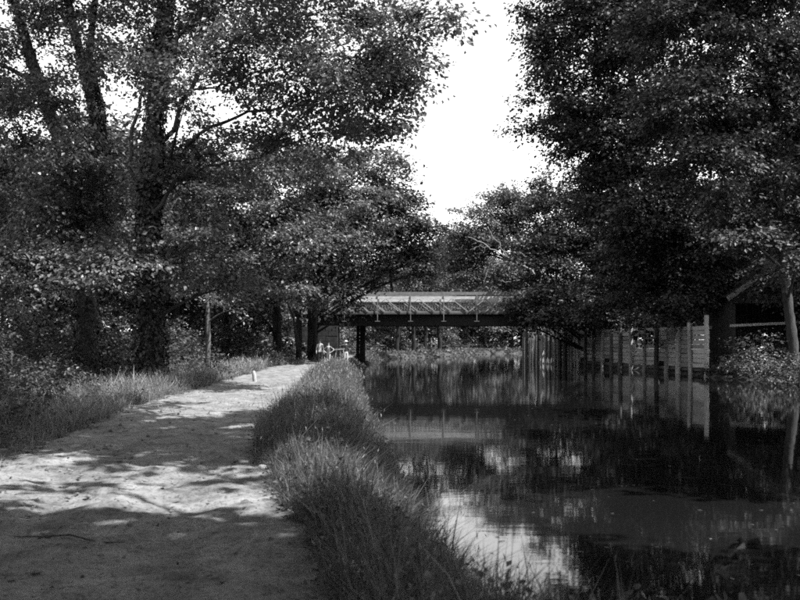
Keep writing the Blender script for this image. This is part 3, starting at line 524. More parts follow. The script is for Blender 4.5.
shrub('waterside_plant', 'lowest dark leafy plant trailing in the water by the near bank grass', 1.05, 4.6, .4, .75, 'leaf_ivy', .08, 138, 1.4, size=.3, z=.05)
for k, (x, y, w, h_) in enumerate([(-8, 92, 1.6, 2), (-4.2, 100, 1.2, 1.2), (-3.5, 116, 1.4, 1.5), (2, 128, 1.5, 1.6), (-8, 118, 2, 2.6), (8, 150, 2.2, 2.6), (17, 168, 2.2, 2.4), (14.6, 99, 1.2, 1.4), (16.5, 103, 1.5, 2.0), (26, 176, 2.4, 3)]):
    shrub('bush', 'bush by the water on the grassy banks beyond the bridge', x, y, w, h_, 'leaf_far', .32, 150 + k, 2.2, 'bushes beyond the bridge', size=1.0)

for k, (x, y, w, h_) in enumerate([(-10, 76, 2.2, 2.6), (-12, 84, 2.4, 3), (-9.5, 90, 2, 2.6), (-15, 70, 2.6, 3), (-19, 80, 3, 3.4), (-11.5, 62, 1.8, 2.2), (-16, 92, 3, 3.4)]):
    shrub('bush', 'dark thicket bush in the shade behind the towpath trees', x, y, w, h_, 'leaf_mid', .3, 170 + k, 2.2, 'thicket behind the towpath trees', size=1.0)
for k, (x, y, w, h_) in enumerate([(-6, 132, 3, 3), (0, 142, 3, 3), (5, 150, 3, 3.2), (12, 166, 3, 3.4), (18, 175, 3, 3.4), (25, 182, 3, 3.6), (32, 184, 3, 3.6), (40, 186, 3.5, 4), (-12, 140, 3, 4), (9, 158, 2.5, 3), (-2, 152, 3, 4), (15, 182, 3.5, 4)]):
    shrub('bush', 'broad bush in the far hedge closing the canal bend', x, y, w, h_, 'leaf_far', .42, 190 + k, 2.0, 'far hedge at the canal bend', size=1.4)

# ------------------------------------------------------------------ grass
def blades(P, H, Wd, lean, seg, seed, an=None):
    rg_ = np.random.default_rng(seed); n = len(P)
    an = rg_.uniform(0, 2 * np.pi, n) if an is None else an; fa = an + np.pi / 2 + rg_.normal(size=n) * .5
    d = np.stack([np.cos(an), np.sin(an), np.zeros(n)], 1) ; s = np.stack([np.cos(fa), np.sin(fa), np.zeros(n)], 1)
    d = d + np.array([.18, -.1, 0])
    lv = []
    for i in range(seg):
        t = i / seg; c = P + d * (lean * H * t * t)[:, None] + np.array([0, 0, 1.]) * (H * (t - .35 * lean * t * t))[:, None]
        w = (Wd * (1 - .75 * t) / 2)[:, None]; lv += [c - s * w, c + s * w]
    lv.append(P + d * (lean * H)[:, None] + np.array([0, 0, 1.]) * (H * (1 - .35 * lean))[:, None])
    nv = 2 * seg + 1; V = np.stack(lv, 1).reshape(-1, 3); o = np.arange(n)[:, None] * nv
    Q = np.concatenate([o + np.array([[2 * i, 2 * i + 1, 2 * i + 3, 2 * i + 2]]) for i in range(seg - 1)]) if seg > 1 else None
    T = o + np.array([[nv - 3, nv - 2, nv - 1]])
    tips = V.reshape(n, nv, 3)[:, -1]
    return V, Q, T, tips
def grass(name, label, zones, seed, mat='grass', heads=.05, weeds=.32):
    """zones: (n, ya, yb, xa(Y), xb(Y), hmin, hmax, width)"""
    rg_ = np.random.default_rng(seed); VV = []; QQ = []; TT = []; off = 0; HD = []; WD = []
    for (n, ya, yb, fa, fb, h0, h1, wd) in zones:
        nt_ = max(20, n // 16); ty = rg_.uniform(ya, yb, nt_ * 2); tu = rg_.random(nt_ * 2); tx = fa(ty) * (1 - tu) + fb(ty) * tu      # tufts
        keep = rg_.random(nt_ * 2) < np.clip(.65 + 1.6 * fbm(tx * .9 + 40, ty * .9, 3), .1, 1); tx, ty, tu = tx[keep][:nt_], ty[keep][:nt_], tu[keep][:nt_]
        th = np.clip(.75 + 1.2 * fbm(tx * .55 + 9, ty * .55 + 3, 3), .3, 1.3) * rg_.uniform(.55, 1.25, len(tx)) * np.clip(np.minimum(tu, 1 - tu) * 7 + .4, .4, 1)
        ts_ = (.05 + 2.2 * wd) * rg_.uniform(.5, 1.6, len(tx)); ti = rg_.integers(0, len(tx), n)
        a_ = rg_.uniform(0, 2 * np.pi, n); ra_ = ts_[ti] * np.sqrt(rg_.random(n)); xx = tx[ti] + ra_ * np.cos(a_); yy = ty[ti] + ra_ * np.sin(a_)
        m = n; H = rg_.uniform(h0, h1, m) * th[ti] * rg_.choice([.6, 1.0, 1.25], m, p=[.35, .55, .10]); ln = (np.abs(rg_.normal(.25, .25, m)) + .3 * ra_ / ts_[ti]).clip(.03, .95)
        P = np.stack([xx, yy, ground_z(xx, yy) - .03], 1)
        V, Q, T, tips = blades(P, H, wd * rg_.uniform(.6, 1.3, m) * (H / h1 + .3), ln, 3 if yb < 9 else 2, seed + int(ya * 10) + n, a_ + rg_.normal(size=m) * .5)
        if weeds:
            kw = int(n * weeds); wi = rg_.integers(0, m, kw); wp = P[wi] + np.stack([rg_.normal(0, .06, kw), rg_.normal(0, .06, kw), H[wi] * rg_.uniform(.15, .85, kw)], 1)
            WD.append(leaf_quads(wp, rg_.normal(size=(kw, 3)) * [1, 1, .5], np.array([0, 0, 1.]) + rg_.normal(size=(kw, 3)) * .5, np.maximum(.05, wd * 3.5) * rg_.uniform(.6, 1.5, kw), .6))
        VV.append(V); QQ.append(Q + off); TT.append(T + off); off += len(V)
        if heads:
            k = rg_.random(m) < heads * (H > .6 * h1); tp = tips[k]; kk = len(tp)
            HD.append(leaf_quads(tp - [0, 0, .05], np.tile([[.1, 0, 1.]], (kk, 1)) + rg_.normal(size=(kk, 3)) * .35, rg_.normal(size=(kk, 3)), np.maximum(.05, wd * 5) * rg_.uniform(.6, 1.3, kk), .16))
    o = link(name, mesh_np(name, np.concatenate(VV), np.concatenate(QQ), np.concatenate(TT)), M[mat]); tag(o, label, 'grass', kind='stuff')
    if heads and sum(len(h_) for h_ in HD):
        c = link('seed_heads', leaves_mesh('seed_heads', np.concatenate(HD)), M['seed'], o); c['kind'] = 'stuff'
    if WD:
        c = link('weeds', leaves_mesh('weeds', np.concatenate(WD)), M['leaf_weed'], o); c['kind'] = 'stuff'
    return o
gl = lambda Y: PR(Y) - .05 - .1 * np.sin(Y * 1.7) * (Y > 8)
gr = lambda Y: XL(Y) + .18
grass('grass', 'tall rough grass on the bank between the path and the water', [
    (30000, 3.6, 8.5, gl, gr, .3, .66, .009), (36000, 8.5, 16, gl, gr, .3, .76, .011), (30000, 16, 30, gl, gr, .3, .68, .018), (26000, 30, 46, gl, gr, .35, .75, .03), (14000, 46, 58, gl, gr, .35, .72, .035), (8000, 58, 80, gl, gr, .2, .42, .04)], 5, heads=.06)
vl = lambda w: (lambda Y: PL(Y) - w)
grass('grass', 'sunlit verge grass along the wood side of the path', [
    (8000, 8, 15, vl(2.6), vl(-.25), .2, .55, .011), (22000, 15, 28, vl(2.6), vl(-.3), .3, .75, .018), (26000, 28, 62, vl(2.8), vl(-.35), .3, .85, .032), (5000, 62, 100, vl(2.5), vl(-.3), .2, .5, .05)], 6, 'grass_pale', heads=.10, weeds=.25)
grass('grass', 'pale grass fringe on the far banks beyond the bridge', [
    (9000, 80, 125, lambda Y: np.maximum(PR(Y), XL(Y) - 3.5), lambda Y: XL(Y) + .1, .35, .8, .07), (9000, 118, 172, lambda Y: XL(Y) - 5, lambda Y: XL(Y) + .3, .3, .7, .11)], 8, heads=.0)
grass('grass', 'thin dark grass and weeds on the right bank by the shed', [
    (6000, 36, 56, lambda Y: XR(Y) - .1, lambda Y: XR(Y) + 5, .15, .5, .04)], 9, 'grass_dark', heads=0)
grass('grass', 'sparse woodland weeds below the trees left of the path', [
    (8000, 18, 75, vl(14), vl(2.2), .15, .55, .04)], 10, 'grass_dark', heads=0)

# clods, pebbles and leaf litter on the path
rg = np.random.default_rng(90)
n = 4200; yy = 4 + 30 * rg.random(n) ** 2.0; uu = rg.random(n); uu = np.where(rg.random(n) < .4, np.round(uu) + (uu - .5) * .25, uu).clip(.02, .98)
xx = PL(yy) * (1 - uu) + PR(yy) * uu; rr = .004 + .022 * rg.random(n) ** 6 * 1.6
zz = land_z(xx, yy) + .005
oc = np.array([(1, 0, 0), (0, 1, 0), (-1, 0, 0), (0, -1, 0), (0, 0, .8), (0, 0, -.6)], float)
v = np.stack([xx, yy, zz], 1)[:, None, :] + oc[None] * rr[:, None, None] * rg.uniform(.6, 1.4, (n, 6, 1)) * np.array([1.3, 1.3, .8])
tr = np.array([(0, 1, 4), (1, 2, 4), (2, 3, 4), (3, 0, 4), (1, 0, 5), (2, 1, 5), (3, 2, 5), (0, 3, 5)])
T = (np.arange(n)[:, None, None] * 6 + tr[None]).reshape(-1, 3)
tag(link('gravel', mesh_np('gravel', v.reshape(-1, 3), None, T), M['clod']), 'scattered clods and pebbles on the dirt path', 'gravel', kind='stuff')
n = 700; yy = 4.5 + 28 * rg.random(n) ** 1.6; uu = rg.random(n); xx = PL(yy) * (1 - uu) + PR(yy) * uu
v = leaf_quads(np.stack([xx, yy, land_z(xx, yy) + .02], 1), rg.normal(size=(n, 3)) * [1, 1, .2], np.array([0, 0, 1.]) + rg.normal(size=(n, 3)) * .35, rg.uniform(.02, .055, n), .6, .1)
tag(link('fallen_leaves', leaves_mesh('fallen_leaves', v), M['leaf_ivy']), 'dark fallen leaves strewn on the path', 'leaves', kind='stuff')

n = 420; yy = 8 + 50 * rg.random(n) ** 1.5; uu = np.where(rg.random(n) < .6, rg.random(n) ** 3, rg.random(n)); xx = (XL(yy) + .35) * (1 - uu) + (XR(yy) - .3) * uu
v = leaf_quads(np.stack([xx, yy, np.full(n, .006)], 1), rg.normal(size=(n, 3)) * [1, 1, 0], np.tile([[0, 0, 1.]], (n, 1)), rg.uniform(.02, .06, n) * (1 + yy / 40), .6, .02)
tag(link('floating_leaves', leaves_mesh('floating_leaves', v), M['leaf_weed']), 'scattered leaves and flecks floating on the canal', 'leaves', kind='stuff')

# ------------------------------------------------------------------ bridge: a pony truss with a dark plate girder below
BY = 78.0
bx = lambda px: (px - 400) / FPX * BY
bz = lambda py: CAMH - (py - HOR) / FPX * BY
bridge = empty('truss_bridge', (bx(470), BY + 2.5, 0), 'low truss bridge with pale lattice railing and dark girder spanning the canal', 'bridge')
bo = np.array(bridge.location)
x0, x1 = bx(296), bx(618)
zt, zc, zm, zd, zb = bz(292), bz(299.5), bz(302.5), bz(312.5), bz(325)
panel = bx(33 + 400) - bx(400); xc = bx(470)
for side, yb in ((0, BY), (1, BY + 5.2)):
    m = MB(); m.box(x0, x1, yb - .14, yb + .14, zt - .26, zt); m.build('top_chord', M['iron_grey'], bridge, origin=bo)
    m = MB(); m.box(x0, x1, yb - .20, yb - .145, zc + .02, zc + .26); m.build('handrail', M['rail_white'], bridge, origin=bo)
    m = MB(); m.box(x0, x1, yb - .05, yb + .02, zm - .06, zm + .03); m.build('middle_rail', M['iron_pale'], bridge, origin=bo)
    m = MB(); m.box(x0, x1, yb - .1, yb + .1, zd - .02, zd + .12); m.build('bottom_chord', M['iron_grey'], bridge, origin=bo)
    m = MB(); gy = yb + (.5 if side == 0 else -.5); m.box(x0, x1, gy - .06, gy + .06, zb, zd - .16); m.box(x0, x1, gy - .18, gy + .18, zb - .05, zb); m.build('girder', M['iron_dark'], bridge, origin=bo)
    k = -5
    while k <= 5:
        xp = xc + (k + .2) * panel
        if x0 + .1 < xp < x1 - .1:
            m = MB(); m.box(xp - .03, xp + .03, yb - .27, yb - .205, zb + .35, zt - .27); hg = m.build('hanger', M['iron_grey'], bridge, origin=bo)
            m = MB(); m.box(xp - .22, xp + .22, yb - .28, yb - .19, zb + .30, zb + .345); m.build('plate', M['iron_grey'], hg, origin=bo)
        for hfrac in (0, .5):
            a = xc + (k + .2 + hfrac) * panel; s = 1 if a < xc + .2 * panel else -1
            xa, xb = (a - .25 * panel * s + 0, a + .22 * panel * s)
            if x0 + .2 < min(xa, xb) and max(xa, xb) < x1 - .2:
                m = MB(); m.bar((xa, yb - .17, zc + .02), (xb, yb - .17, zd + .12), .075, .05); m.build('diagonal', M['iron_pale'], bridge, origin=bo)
                m = MB(); m.bar((xb, yb + .12, zc), (xa, yb + .12, zd + .12), .035, .03); m.build('tie_rod', M['iron_grey'], bridge, origin=bo)
        k += 1
    # fine lattice mesh between the chords, too thin to pick apart
    m = MB(); a = x0
    while a < x1 - .8:
        m.bar((a, yb + .17, zd + .12), (a + .55, yb + .17, zm - .06), .03, .02); m.bar((a + .55, yb + .2, zd + .12), (a, yb + .2, zm - .06), .03, .02); a += .24
    m.build('lattice', M['iron_pale'], bridge, origin=bo, kind='stuff')
for k in range(14):
    xp = x0 + (k + .5) * (x1 - x0) / 14
    m = MB(); m.box(xp - .1, xp + .1, BY + .57, BY + 4.63, zb + .1, zb + .5); m.build('floor_beam', M['iron_dark'], bridge, origin=bo)
m = MB(); m.box(x0, x1, BY - .1, BY + 5.3, zd - .15, zd - .03); m.build('deck', M['timber_dark'], bridge, origin=bo)
for k, (xa, w) in enumerate(((bx(361), .22), (bx(356), .10))):
    for yb in (BY + 2.2, BY + 4.4):
        m = MB(); m.tube([(xa, yb, -1.6), (xa, yb, 1), (xa + .03, yb, zb - .055)], [w * 1.1, w, w * .95], 10, .03); m.build('pile', M['bark_dark'], bridge, True, bo)
for xa, xb in ((x0 - 1.6, bx(338)), (bx(590), x1 + 1.6)):
    m = MB(); m.box(xa + .2, xb - .2, BY + .2, BY + 5.4, -.6, zb - .1); ab = m.build('abutment', M['stone'], bridge, origin=bo)
    rows = 9; hh = (zb - .06 + .5) / rows
    for r_ in range(rows):
        cols = 5; 
        for c_ in range(cols):
            w_ = (xb - xa) / cols; o_ = (.5 if r_ % 2 else 0) * w_ * .5
            m = MB(); a0 = xa + c_ * w_ + o_ * (c_ > 0); a1 = xa + (c_ + 1) * w_ + o_ * (c_ < cols - 1)
            m.box(a0 + .012, a1 - .012, BY - .5 + .03 * rng.random(), BY + .15, -.5 + r_ * hh + .01, -.5 + (r_ + 1) * hh - .01); m.build('stone', M['stone'], ab, origin=bo)

# ------------------------------------------------------------------ timber wall of piles and planks along the right bank
FA = np.array([19.1, 55.6]); FB = np.array([13.1, 94.5]); FD = (FB - FA) / np.linalg.norm(FB - FA); FN = np.array([-FD[1], FD[0]])
if FN[0] > 0: FN = -FN
def on_fence(px):
    k = (px - 400) / FPX; t = (k * FA[1] - FA[0]) / (FD[0] - k * FD[1]); return FA + FD * t
wall = empty('timber_wall', (FA[0], FA[1], 0), 'weathered timber wall of upright posts and pale planks along the water', 'fence')
wo = np.array(wall.location)
pxs = [709, 693, 680, 668, 658, 646, 633, 622, 613, 604, 595, 587, 580, 573, 567, 562, 557, 552, 548, 544, 540, 536, 532, 528, 525]
rg = np.random.default_rng(95)
pts = [on_fence(p) for p in pxs]
ang = math.atan2(FD[1], FD[0])
pm = bpy.data.meshes.new('plank'); bm = bmesh.new(); bmesh.ops.create_cube(bm, size=1); bmesh.ops.bevel(bm, geom=bm.edges[:], offset=.03, segments=1, affect='EDGES'); bm.to_mesh(pm); bm.free(); pm.materials.append(M['plank'])
for k, p in enumerate(pts):
    topz = 3.75 if k == 0 else 3.15 + rg.uniform(-.25, .25) + (.35 if k in (4, 7, 12) else 0)
    w = .15 if k == 0 else rg.uniform(.11, .17); pale = k in (0, 1, 2, 3, 5, 6, 9, 12, 13, 16, 19, 22)
    q = p + FN * .16; lx, ly = rg.normal(0, .11, 2)
    m = MB(); m.tube([(q[0], q[1], -.9), (q[0] + lx * .3, q[1] + ly * .3, 1), (q[0] + lx, q[1] + ly, topz), (q[0] + lx, q[1] + ly, topz + .02)], [w * 1.15, w * 1.05, w * .95, .01], 8, .04)
    m.build('post', M[('timber_bleached' if k > 11 else 'timber_pale') if pale else 'timber_dark'], wall, False, wo)
    if k > 11 and k < 24:      # between the far posts, a second row of thinner uprights
        q2 = (p + pts[k + 1]) / 2 + FN * .14; m = MB(); tz = 2.7 + rg.uniform(-.6, .5)
        m.tube([(q2[0], q2[1], -.9), (q2[0] + lx, q2[1], tz), (q2[0] + lx, q2[1], tz + .02)], [.11, .09, .01], 7, .04); m.build('post', M['timber_bleached' if rg.random() < .6 else 'timber_dark'], wall, False, wo)
    if k < len(pts) - 1:
        c = (p + pts[k + 1]) / 2; ln = np.linalg.norm(pts[k + 1] - p); rows = 9
        for r_ in range(rows):
            zc_ = .62 + r_ * .295
            if (k > 2 and r_ == 0 and rg.random() < .5) or (k > 3 and rg.random() < .012): continue
            o = link('plank', pm, None, wall, (c[0] - wo[0] + FN[0] * rg.normal(0, .012), c[1] - wo[1], zc_)); o.scale = (ln * .99, .05, .27 * rg.uniform(.9, 1.0)); o.rotation_euler = (rg.normal(0, .06), rg.normal(0, .016), ang)
for r_, z_ in ((0, .35), (1, 3.0)):
    m = MB(); m.bar((FA[0] - FN[0] * .12, FA[1] - FN[1] * .12, z_), (FB[0] - FN[0] * .12, FB[1] - FN[1] * .12, z_), .18, .12); m.build('waling_beam', M['timber_dark'], wall, origin=wo)

# ------------------------------------------------------------------ open-fronted shed on the right bank
SY = 58.0; zs = on_ground(24, SY)
shed = empty('boat_shed', (25, SY + 2.5, zs), 'dark open-fronted timber shed with a pale sloping gable board among the trees', 'shed')
sob = np.array(shed.location)
sl_, sr_, pk = 21.4, 29.0, 25.2; ez, pz = 5.2, 7.8
bmx = bpy.data.meshes.new('board'); bm = bmesh.new(); bmesh.ops.create_cube(bm, size=1); bm.to_mesh(bmx); bm.free(); bmx.materials.append(M['shed_wood'])
def board(x, y, z, sx, sy, sz, name='board', me=bmx, ry=0, par=None):
    o = link(name, me, None, par or shed, np.array([x, y, z]) - sob); o.scale = (sx, sy, sz); o.rotation_euler = (0, ry, 0); return o
def rail(x0_, x1_, y0_, y1_, z0_, z1_, nm):
    m = MB(); m.box(x0_, x1_, y0_, y1_, z0_, z1_); return m.build(nm, M['shed_wood'], shed, origin=sob)
wl = rail(sl_ + .03, sl_ + .12, SY + .2, SY + 5.1, 2.6, 2.75, 'side_wall'); wr_ = rail(sr_ - .12, sr_ - .03, SY + .2, SY + 5.1, 2.6, 2.75, 'side_wall')
wb = rail(sl_ + .13, sr_ - .13, SY + 5.08, SY + 5.17, 2.6, 2.75, 'back_wall'); wg = rail(sl_ + .3, sr_ - .3, SY + .125, SY + .2, 4.65, 4.8, 'gable'); rf = rail(pk - .06, pk + .06, SY - .4, SY + 5.7, pz - .05, pz + .1, 'roof')
for k in range(12):                                   # left side wall, upright boards
    board(sl_, SY + .2 + k * .42, (zs + ez) / 2 - .1, .05, .40, ez - zs, par=wl)
    board(sr_, SY + .2 + k * .42, (zs + ez) / 2 - .1, .05, .40, ez - zs, par=wr_)
for k in range(18):                                   # back wall
    board(sl_ + .22 + k * .42, SY + 5.2, (zs + ez) / 2, .40, .05, ez - zs, par=wb)
for k in range(18):                                   # gable boards above the opening
    x = sl_ + .22 + k * .42; top = ez + (pz - ez) * (1 - abs(x - pk) / (pk - sl_)) - .15
    if top > 4.7: board(x, SY + .1, (4.6 + top) / 2, .40, .04, top - 4.6, par=wg)
for x in (sl_ + .1, 25.2, sr_ - .1):
    m = MB(); m.box(x - .1, x + .1, SY - .06, SY + .14, zs - .1, 4.55); m.build('post', M['shed_wood'], shed, origin=sob)
m = MB(); m.bar((sl_ - .2, SY - .15, 3.15), (27.2, SY - .15, 3.42), .16, .08); m.build('cross_beam', M['timber_pale'], shed, origin=sob)
for s, xe in ((1, sl_ - .5), (-1, sr_ + .5)):
    zee = ez - .35
    m = MB(); m.bar((xe, SY - .55, zee), (pk, SY - .55, pz + .05), .30, .05, up=(0, 1, 0)); m.build('barge_board', M['white_board'], shed, origin=sob)
    for k in range(7):                                # roof courses
        f0, f1 = k / 7, (k + 1.15) / 7
        m = MB(); a = np.array([xe + (pk - xe) * f0, 0, zee + (pz - zee) * f0 + .14]); b_ = np.array([xe + (pk - xe) * min(f1, 1), 0, zee + (pz - zee) * min(f1, 1) + .11])
        v = [(a[0], SY - .52, a[2]), (b_[0], SY - .52, b_[2]), (b_[0], SY + 5.8, b_[2]), (a[0], SY + 5.8, a[2])]
        v = [(x, y, z + dz) for dz in (0, .06) for x, y, z in v]
        m.add(v, [(3, 2, 1, 0), (4, 5, 6, 7), (0, 1, 5, 4), (1, 2, 6, 5), (2, 3, 7, 6), (3, 0, 4, 7)]); m.build('roof_course', M['roof'], rf, origin=sob)
for k in range(4):
    m = MB(); y = SY + .6 + k * 1.4
    m.bar((sl_, y, ez - .15), (pk, y, pz - .1), .1, .1); m.bar((pk, y + .11, pz - .1), (sr_, y + .11, ez - .15), .1, .1); m.build('rafter', M['white_board' if k == 0 else 'shed_wood'], shed, origin=sob)

# ------------------------------------------------------------------ dead limb leaning out over the water by the bridge
dead = empty('dead_tree', (14.2, 90, .3), 'pale bare dead tree leaning out over the water near the bridge', 'tree')
do = np.array(dead.location)
main = TP_(90, (543, 345, 3), (538, 300, 2.6), (535, 272, 2.0), (508, 258, 1.5), (490, 247, 1.2), (468, 237, .7))
main[0] = (14.2, 90, .2, .2)
def dtube(P, name):
    P = np.array(P, float); t = np.linspace(0, 1, len(P)); tt = np.linspace(0, 1, 4 * len(P)); Q = np.stack([np.interp(tt, t, P[:, i]) for i in range(4)], 1)
    Q[1:-1, :3] += rng.normal(size=(len(Q) - 2, 3)) * .07; m = MB(); m.tube(Q[:, :3], Q[:, 3], 6); m.build(name, M['deadwood'], dead, True, do)
dtube(main, 'trunk')
for pl in [((508, 258, 1.6), (496, 240, 1.2), (488, 228, .8)), ((522, 265, 1.6), (500, 262, 1.4), (488, 270, 1.2), (484, 285, .8)), ((540, 290, 1.8), (520, 280, 1.5), (505, 282, 1), (498, 280, .6)),
           ((536, 262, 1.4), (525, 256, 1.2), (515, 250, .6)), ((538, 300, 1.6), (560, 285, 1.2), (575, 283, .7)), ((490, 247, 1), (480, 246, .8), (470, 250, .5)), ((538, 262, 1.6), (545, 220, 1.2), (544, 180, .9), (540, 150, .5)), ((545, 215, 1), (550, 180, .8), (552, 150, .4))]:
    dtube(TP_(88.5, *[(x_, y_, w_ * .6) for x_, y_, w_ in pl]), 'limb')

# ------------------------------------------------------------------ marker post, stones
def lathe(prof, n=14):
    m = MB(); P = np.array([(0, 0, z) for r, z in prof]); m.tube(P, [r for r, z in prof], n, .015); return m
mx_, my_ = (255 - 400) / FPX * 34, 34.0
mp_ = lathe([(.08, -.2), (.08, .0), (.075, .25), (.07, .40), (.05, .46), (.025, .49), (.003, .495)])
o = mp_.build('marker_post', M['whitewash'], None, True); o.location = (mx_, my_, on_ground(mx_, my_)); o.rotation_euler = (.03, -.10, 0)
tag(o, 'short white-painted marker post leaning at the edge of the path', 'post')
def rock(name, label, x, y, z, s, mat, seed, sq=(1, .8, .5)):
    bm = bmesh.new(); bmesh.ops.create_icosphere(bm, subdivisions=2, radius=1); r_ = np.random.default_rng(seed); pl_ = unit(r_.normal(size=(7, 3)))
    for v_ in bm.verts:
        c = np.array(v_.co); k_ = min(1.0, min(.78 / max(.01, c.dot(p_)) for p_ in pl_)); v_.co = Vector(c * k_ * s * np.array(sq))
    me = bpy.data.meshes.new(name); bm.to_mesh(me); bm.free(); o_ = link(name, me, M[mat], None, (x, y, z)); o_.rotation_euler = (r_.normal() * .2, r_.normal() * .2, r_.random() * 6); tag(o_, label, 'stone'); return o_
for (px, Y, s, lab, sd) in [(264, 10.6, .085, 'small pale stone at the left edge of the tall bank grass', 1), (362, 5.4, .05, 'flat pale stone in the shaded foreground by the bank grass', 2), (323, 6.9, .055, 'pale stone on the shaded path beside the foreground grass', 3)]:
    x = (px - 400) / FPX * Y; rock('stone', lab, x, Y, land_z(np.array([x]), np.array([Y]))[0] + s * .3, s, 'stone_pale', sd)
for k in range(10):
    y = 46 + k * .9 + rng.normal() * .3; x = float(XR(y)) - .05 + rng.normal() * .3
    o = rock('bank_stone', 'rough stone in the row lining the water edge below the shed', x, y, -.04, rng.uniform(.2, .5), 'stone', 200 + k, (1, .9, .5)); o['group'] = 'stones lining the right water edge'
# dark stick lying across the foreground
m = MB(); c = [W(px, py, 6.9 + dy) for px, py, dy in ((14, 566, 0), (45, 567, .02), (70, 563, .1), (98, 571, -.12), (125, 573, -.1))]
P = np.array(c); P[:, 2] = land_z(P[:, 0], P[:, 1]) + .018; m.tube(P, [.004, .006, .006, .005, .003], 6, .2)
o = m.build('stick', M['bark'], None, True); tag(o, 'thin dark stick lying on the shaded foreground path', 'stick')

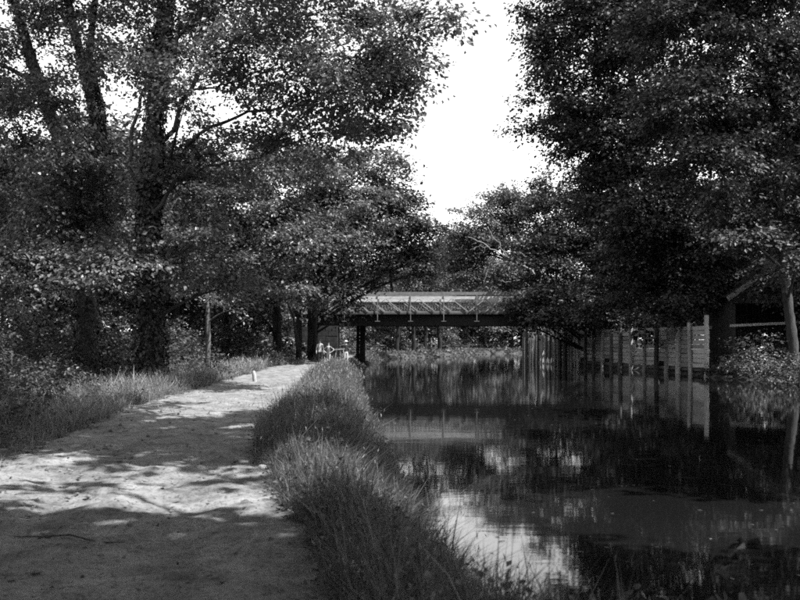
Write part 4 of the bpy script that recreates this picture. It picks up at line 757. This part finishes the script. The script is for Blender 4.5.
# ------------------------------------------------------------------ people on the path before the bridge
def person(label, x, y, hgt, rz, pose, top, legs, hat=None, hair=True):
    z = on_ground(x, y) + .03; s = hgt / 1.75
    J = [(0, 0, .95, .135), (0, 0, 1.12, .125), (0, 0, 1.32, .15), (0, 0, 1.45, .10), (0, 0, 1.52, .052), (0, -.01, 1.60, .075), (0, -.015, 1.68, .085), (0, 0, 1.74, .055)]
    E = [(i, i + 1) for i in range(7)]
    def chain(root, pts):
        p = root
        for q in pts: J.append(q); E.append((p, len(J) - 1)); p = len(J) - 1
        return p
    for sd in (-1, 1):
        st = pose['stride'] * sd
        chain(0, [(sd * .095, 0, .88, .10), (sd * .10, -st * .5, .50, .065), (sd * .10, -st * .5 + max(0, -st) * .3, .30, .058), (sd * .10, -st * .9, .09, .042), (sd * .11, -st * .9 - .12, .04, .035)])
        el, wr = pose['arm'][0 if sd < 0 else 1]
        w = chain(3, [(sd * .17, 0, 1.42, .062), (sd * (.2 + el[0]), el[1], el[2], .045), (sd * (.2 + wr[0]), wr[1], wr[2], .032)])
        hx, hy, hz = J[w][:3]; d = unit(np.array([hx, hy, hz]) - np.array(J[w - 1][:3]))
        pm_ = chain(w, [(hx + d[0] * .07, hy + d[1] * .07, hz + d[2] * .07, .03)])
        for f in range(4):
            o_ = (f - 1.5) * .018; chain(pm_, [(hx + d[0] * .12, hy + d[1] * .12 + o_, hz + d[2] * .12, .010), (hx + d[0] * (.16 - .01 * abs(f - 1)), hy + d[1] * .15 + o_ - .008, hz + d[2] * (.16 - .01 * abs(f - 1)), .008)])
        chain(w, [(hx + d[0] * .05, hy - .045, hz + d[2] * .05, .011), (hx + d[0] * .09, hy - .055, hz + d[2] * .09, .009)])
    me = bpy.data.meshes.new('body'); me.from_pydata([j[:3] for j in J], E, [])
    tmp = bpy.data.objects.new('body_cage', me); COL.objects.link(tmp)
    tmp.modifiers.new('skin', 'SKIN'); sv = me.skin_vertices[0].data
    for k_, j in enumerate(J): sv[k_].radius = (j[3], j[3] * (.72 if k_ < 4 else 1))
    sv[0].use_root = True
    ss = tmp.modifiers.new('sub', 'SUBSURF'); ss.levels = 1; ss.render_levels = 1
    dg = bpy.context.evaluated_depsgraph_get(); me2 = bpy.data.meshes.new_from_object(tmp.evaluated_get(dg)); bpy.data.objects.remove(tmp)
    root = empty('person', (x, y, z), label, 'person', None); root.rotation_euler = (0, 0, rz); root.scale = (s, s, s)
    for nm in ('skin', top, legs, 'trousers'): me2.materials.append(M[nm])
    for p in me2.polygons:
        c = p.center; ax = abs(c.x)
        mi = 0
        if c.z < .08: mi = 3
        elif c.z < .95 and ax < .21 and not (ax > .19 and c.z > .7): mi = 2
        elif c.z < 1.48 and (ax < .27 or c.z > 1.15): mi = 1
        p.material_index = mi; p.use_smooth = True
    link('body', me2, None, root)
    if hair:
        bm = bmesh.new(); bmesh.ops.create_uvsphere(bm, u_segments=12, v_segments=8, radius=.105)
        for v_ in bm.verts: v_.co = Vector((v_.co.x * .95, v_.co.y * 1.05 + .018, v_.co.z * .95 + 1.70))
        bmesh.ops.delete(bm, geom=[v_ for v_ in bm.verts if v_.co.z < 1.70 and v_.co.y < .02 or v_.co.z < 1.62], context='VERTS')
        hm = bpy.data.meshes.new('hair'); bm.to_mesh(hm); bm.free(); link('hair', hm, M['hair'], root)
    if hat:
        m_ = lathe([(.001, 1.695), (.17, 1.69), (.17, 1.705), (.112, 1.71), (.105, 1.80), (.06, 1.82), (.001, 1.822)], 14); m_.build('hat', M[hat], root, True)
    fm = MB(); fm.tube([(0, -.085, 1.69), (0, -.115, 1.655), (0, -.085, 1.645)], [.008, .016, .01], 5); fm.build('nose', M['skin'], root, True)
    for sd in (-1, 1):
        m_ = MB(); m_.tube([(sd * .032, -.080, 1.695), (sd * .032, -.094, 1.692)], [.012, .006], 6); m_.build('eye', M['hair'], root)
    return root
down = (((.05, .02, 1.14), (.06, -.04, .90)), ((.05, .02, 1.14), (.06, -.05, .90)))
hips = (((.24, .06, 1.18), (.04, -.06, 1.02)), ((.26, .06, 1.18), (.05, -.06, 1.02)))
wave = (((.05, .02, 1.14), (.06, -.04, .90)), ((.10, -.12, 1.25), (.02, -.22, 1.42)))
person('person in light shirt and dark trousers standing on the path before the bridge', (320 - 400) / FPX * 60, 60, 1.70, .3, {'stride': .04, 'arm': down}, 'shirt', 'trousers')
person('person dressed all in white with hands on hips, standing on the path', (328.5 - 400) / FPX * 60.5, 60.5, 1.50, -.2, {'stride': .05, 'arm': hips}, 'dress', 'dress')
person('person in pale hat, dark top and light trousers on the grassy bank', (346 - 400) / FPX * 62, 62, 1.58, .6, {'stride': .09, 'arm': wave}, 'trousers', 'dress', hat='dress')
# a pale trestle standing between them
tx, ty = (340 - 400) / FPX * 61.5, 61.5; tz = on_ground(tx, ty)
ts = empty('trestle', (tx, ty, tz), 'small pale wooden trestle standing between the people on the bank', 'trestle')
m = MB(); m.bar((-.32, 0, .98), (.32, 0, 1.02), .09, .07); m.build('top_rail', M['white_board'], ts)
for sx in (-1, 1):
    for sy in (-1, 1):
        m = MB(); m.bar((sx * .24, sy * .02, .95), (sx * .36, sy * .24, -.03), .05, .04, up=(1, 0, 0)); m.build('leg', M['white_board'], ts)
print('LEAVES', NLEAF, 'TRIS', sum(len(m_.loops) - 2 * len(m_.polygons) for m_ in bpy.data.meshes))
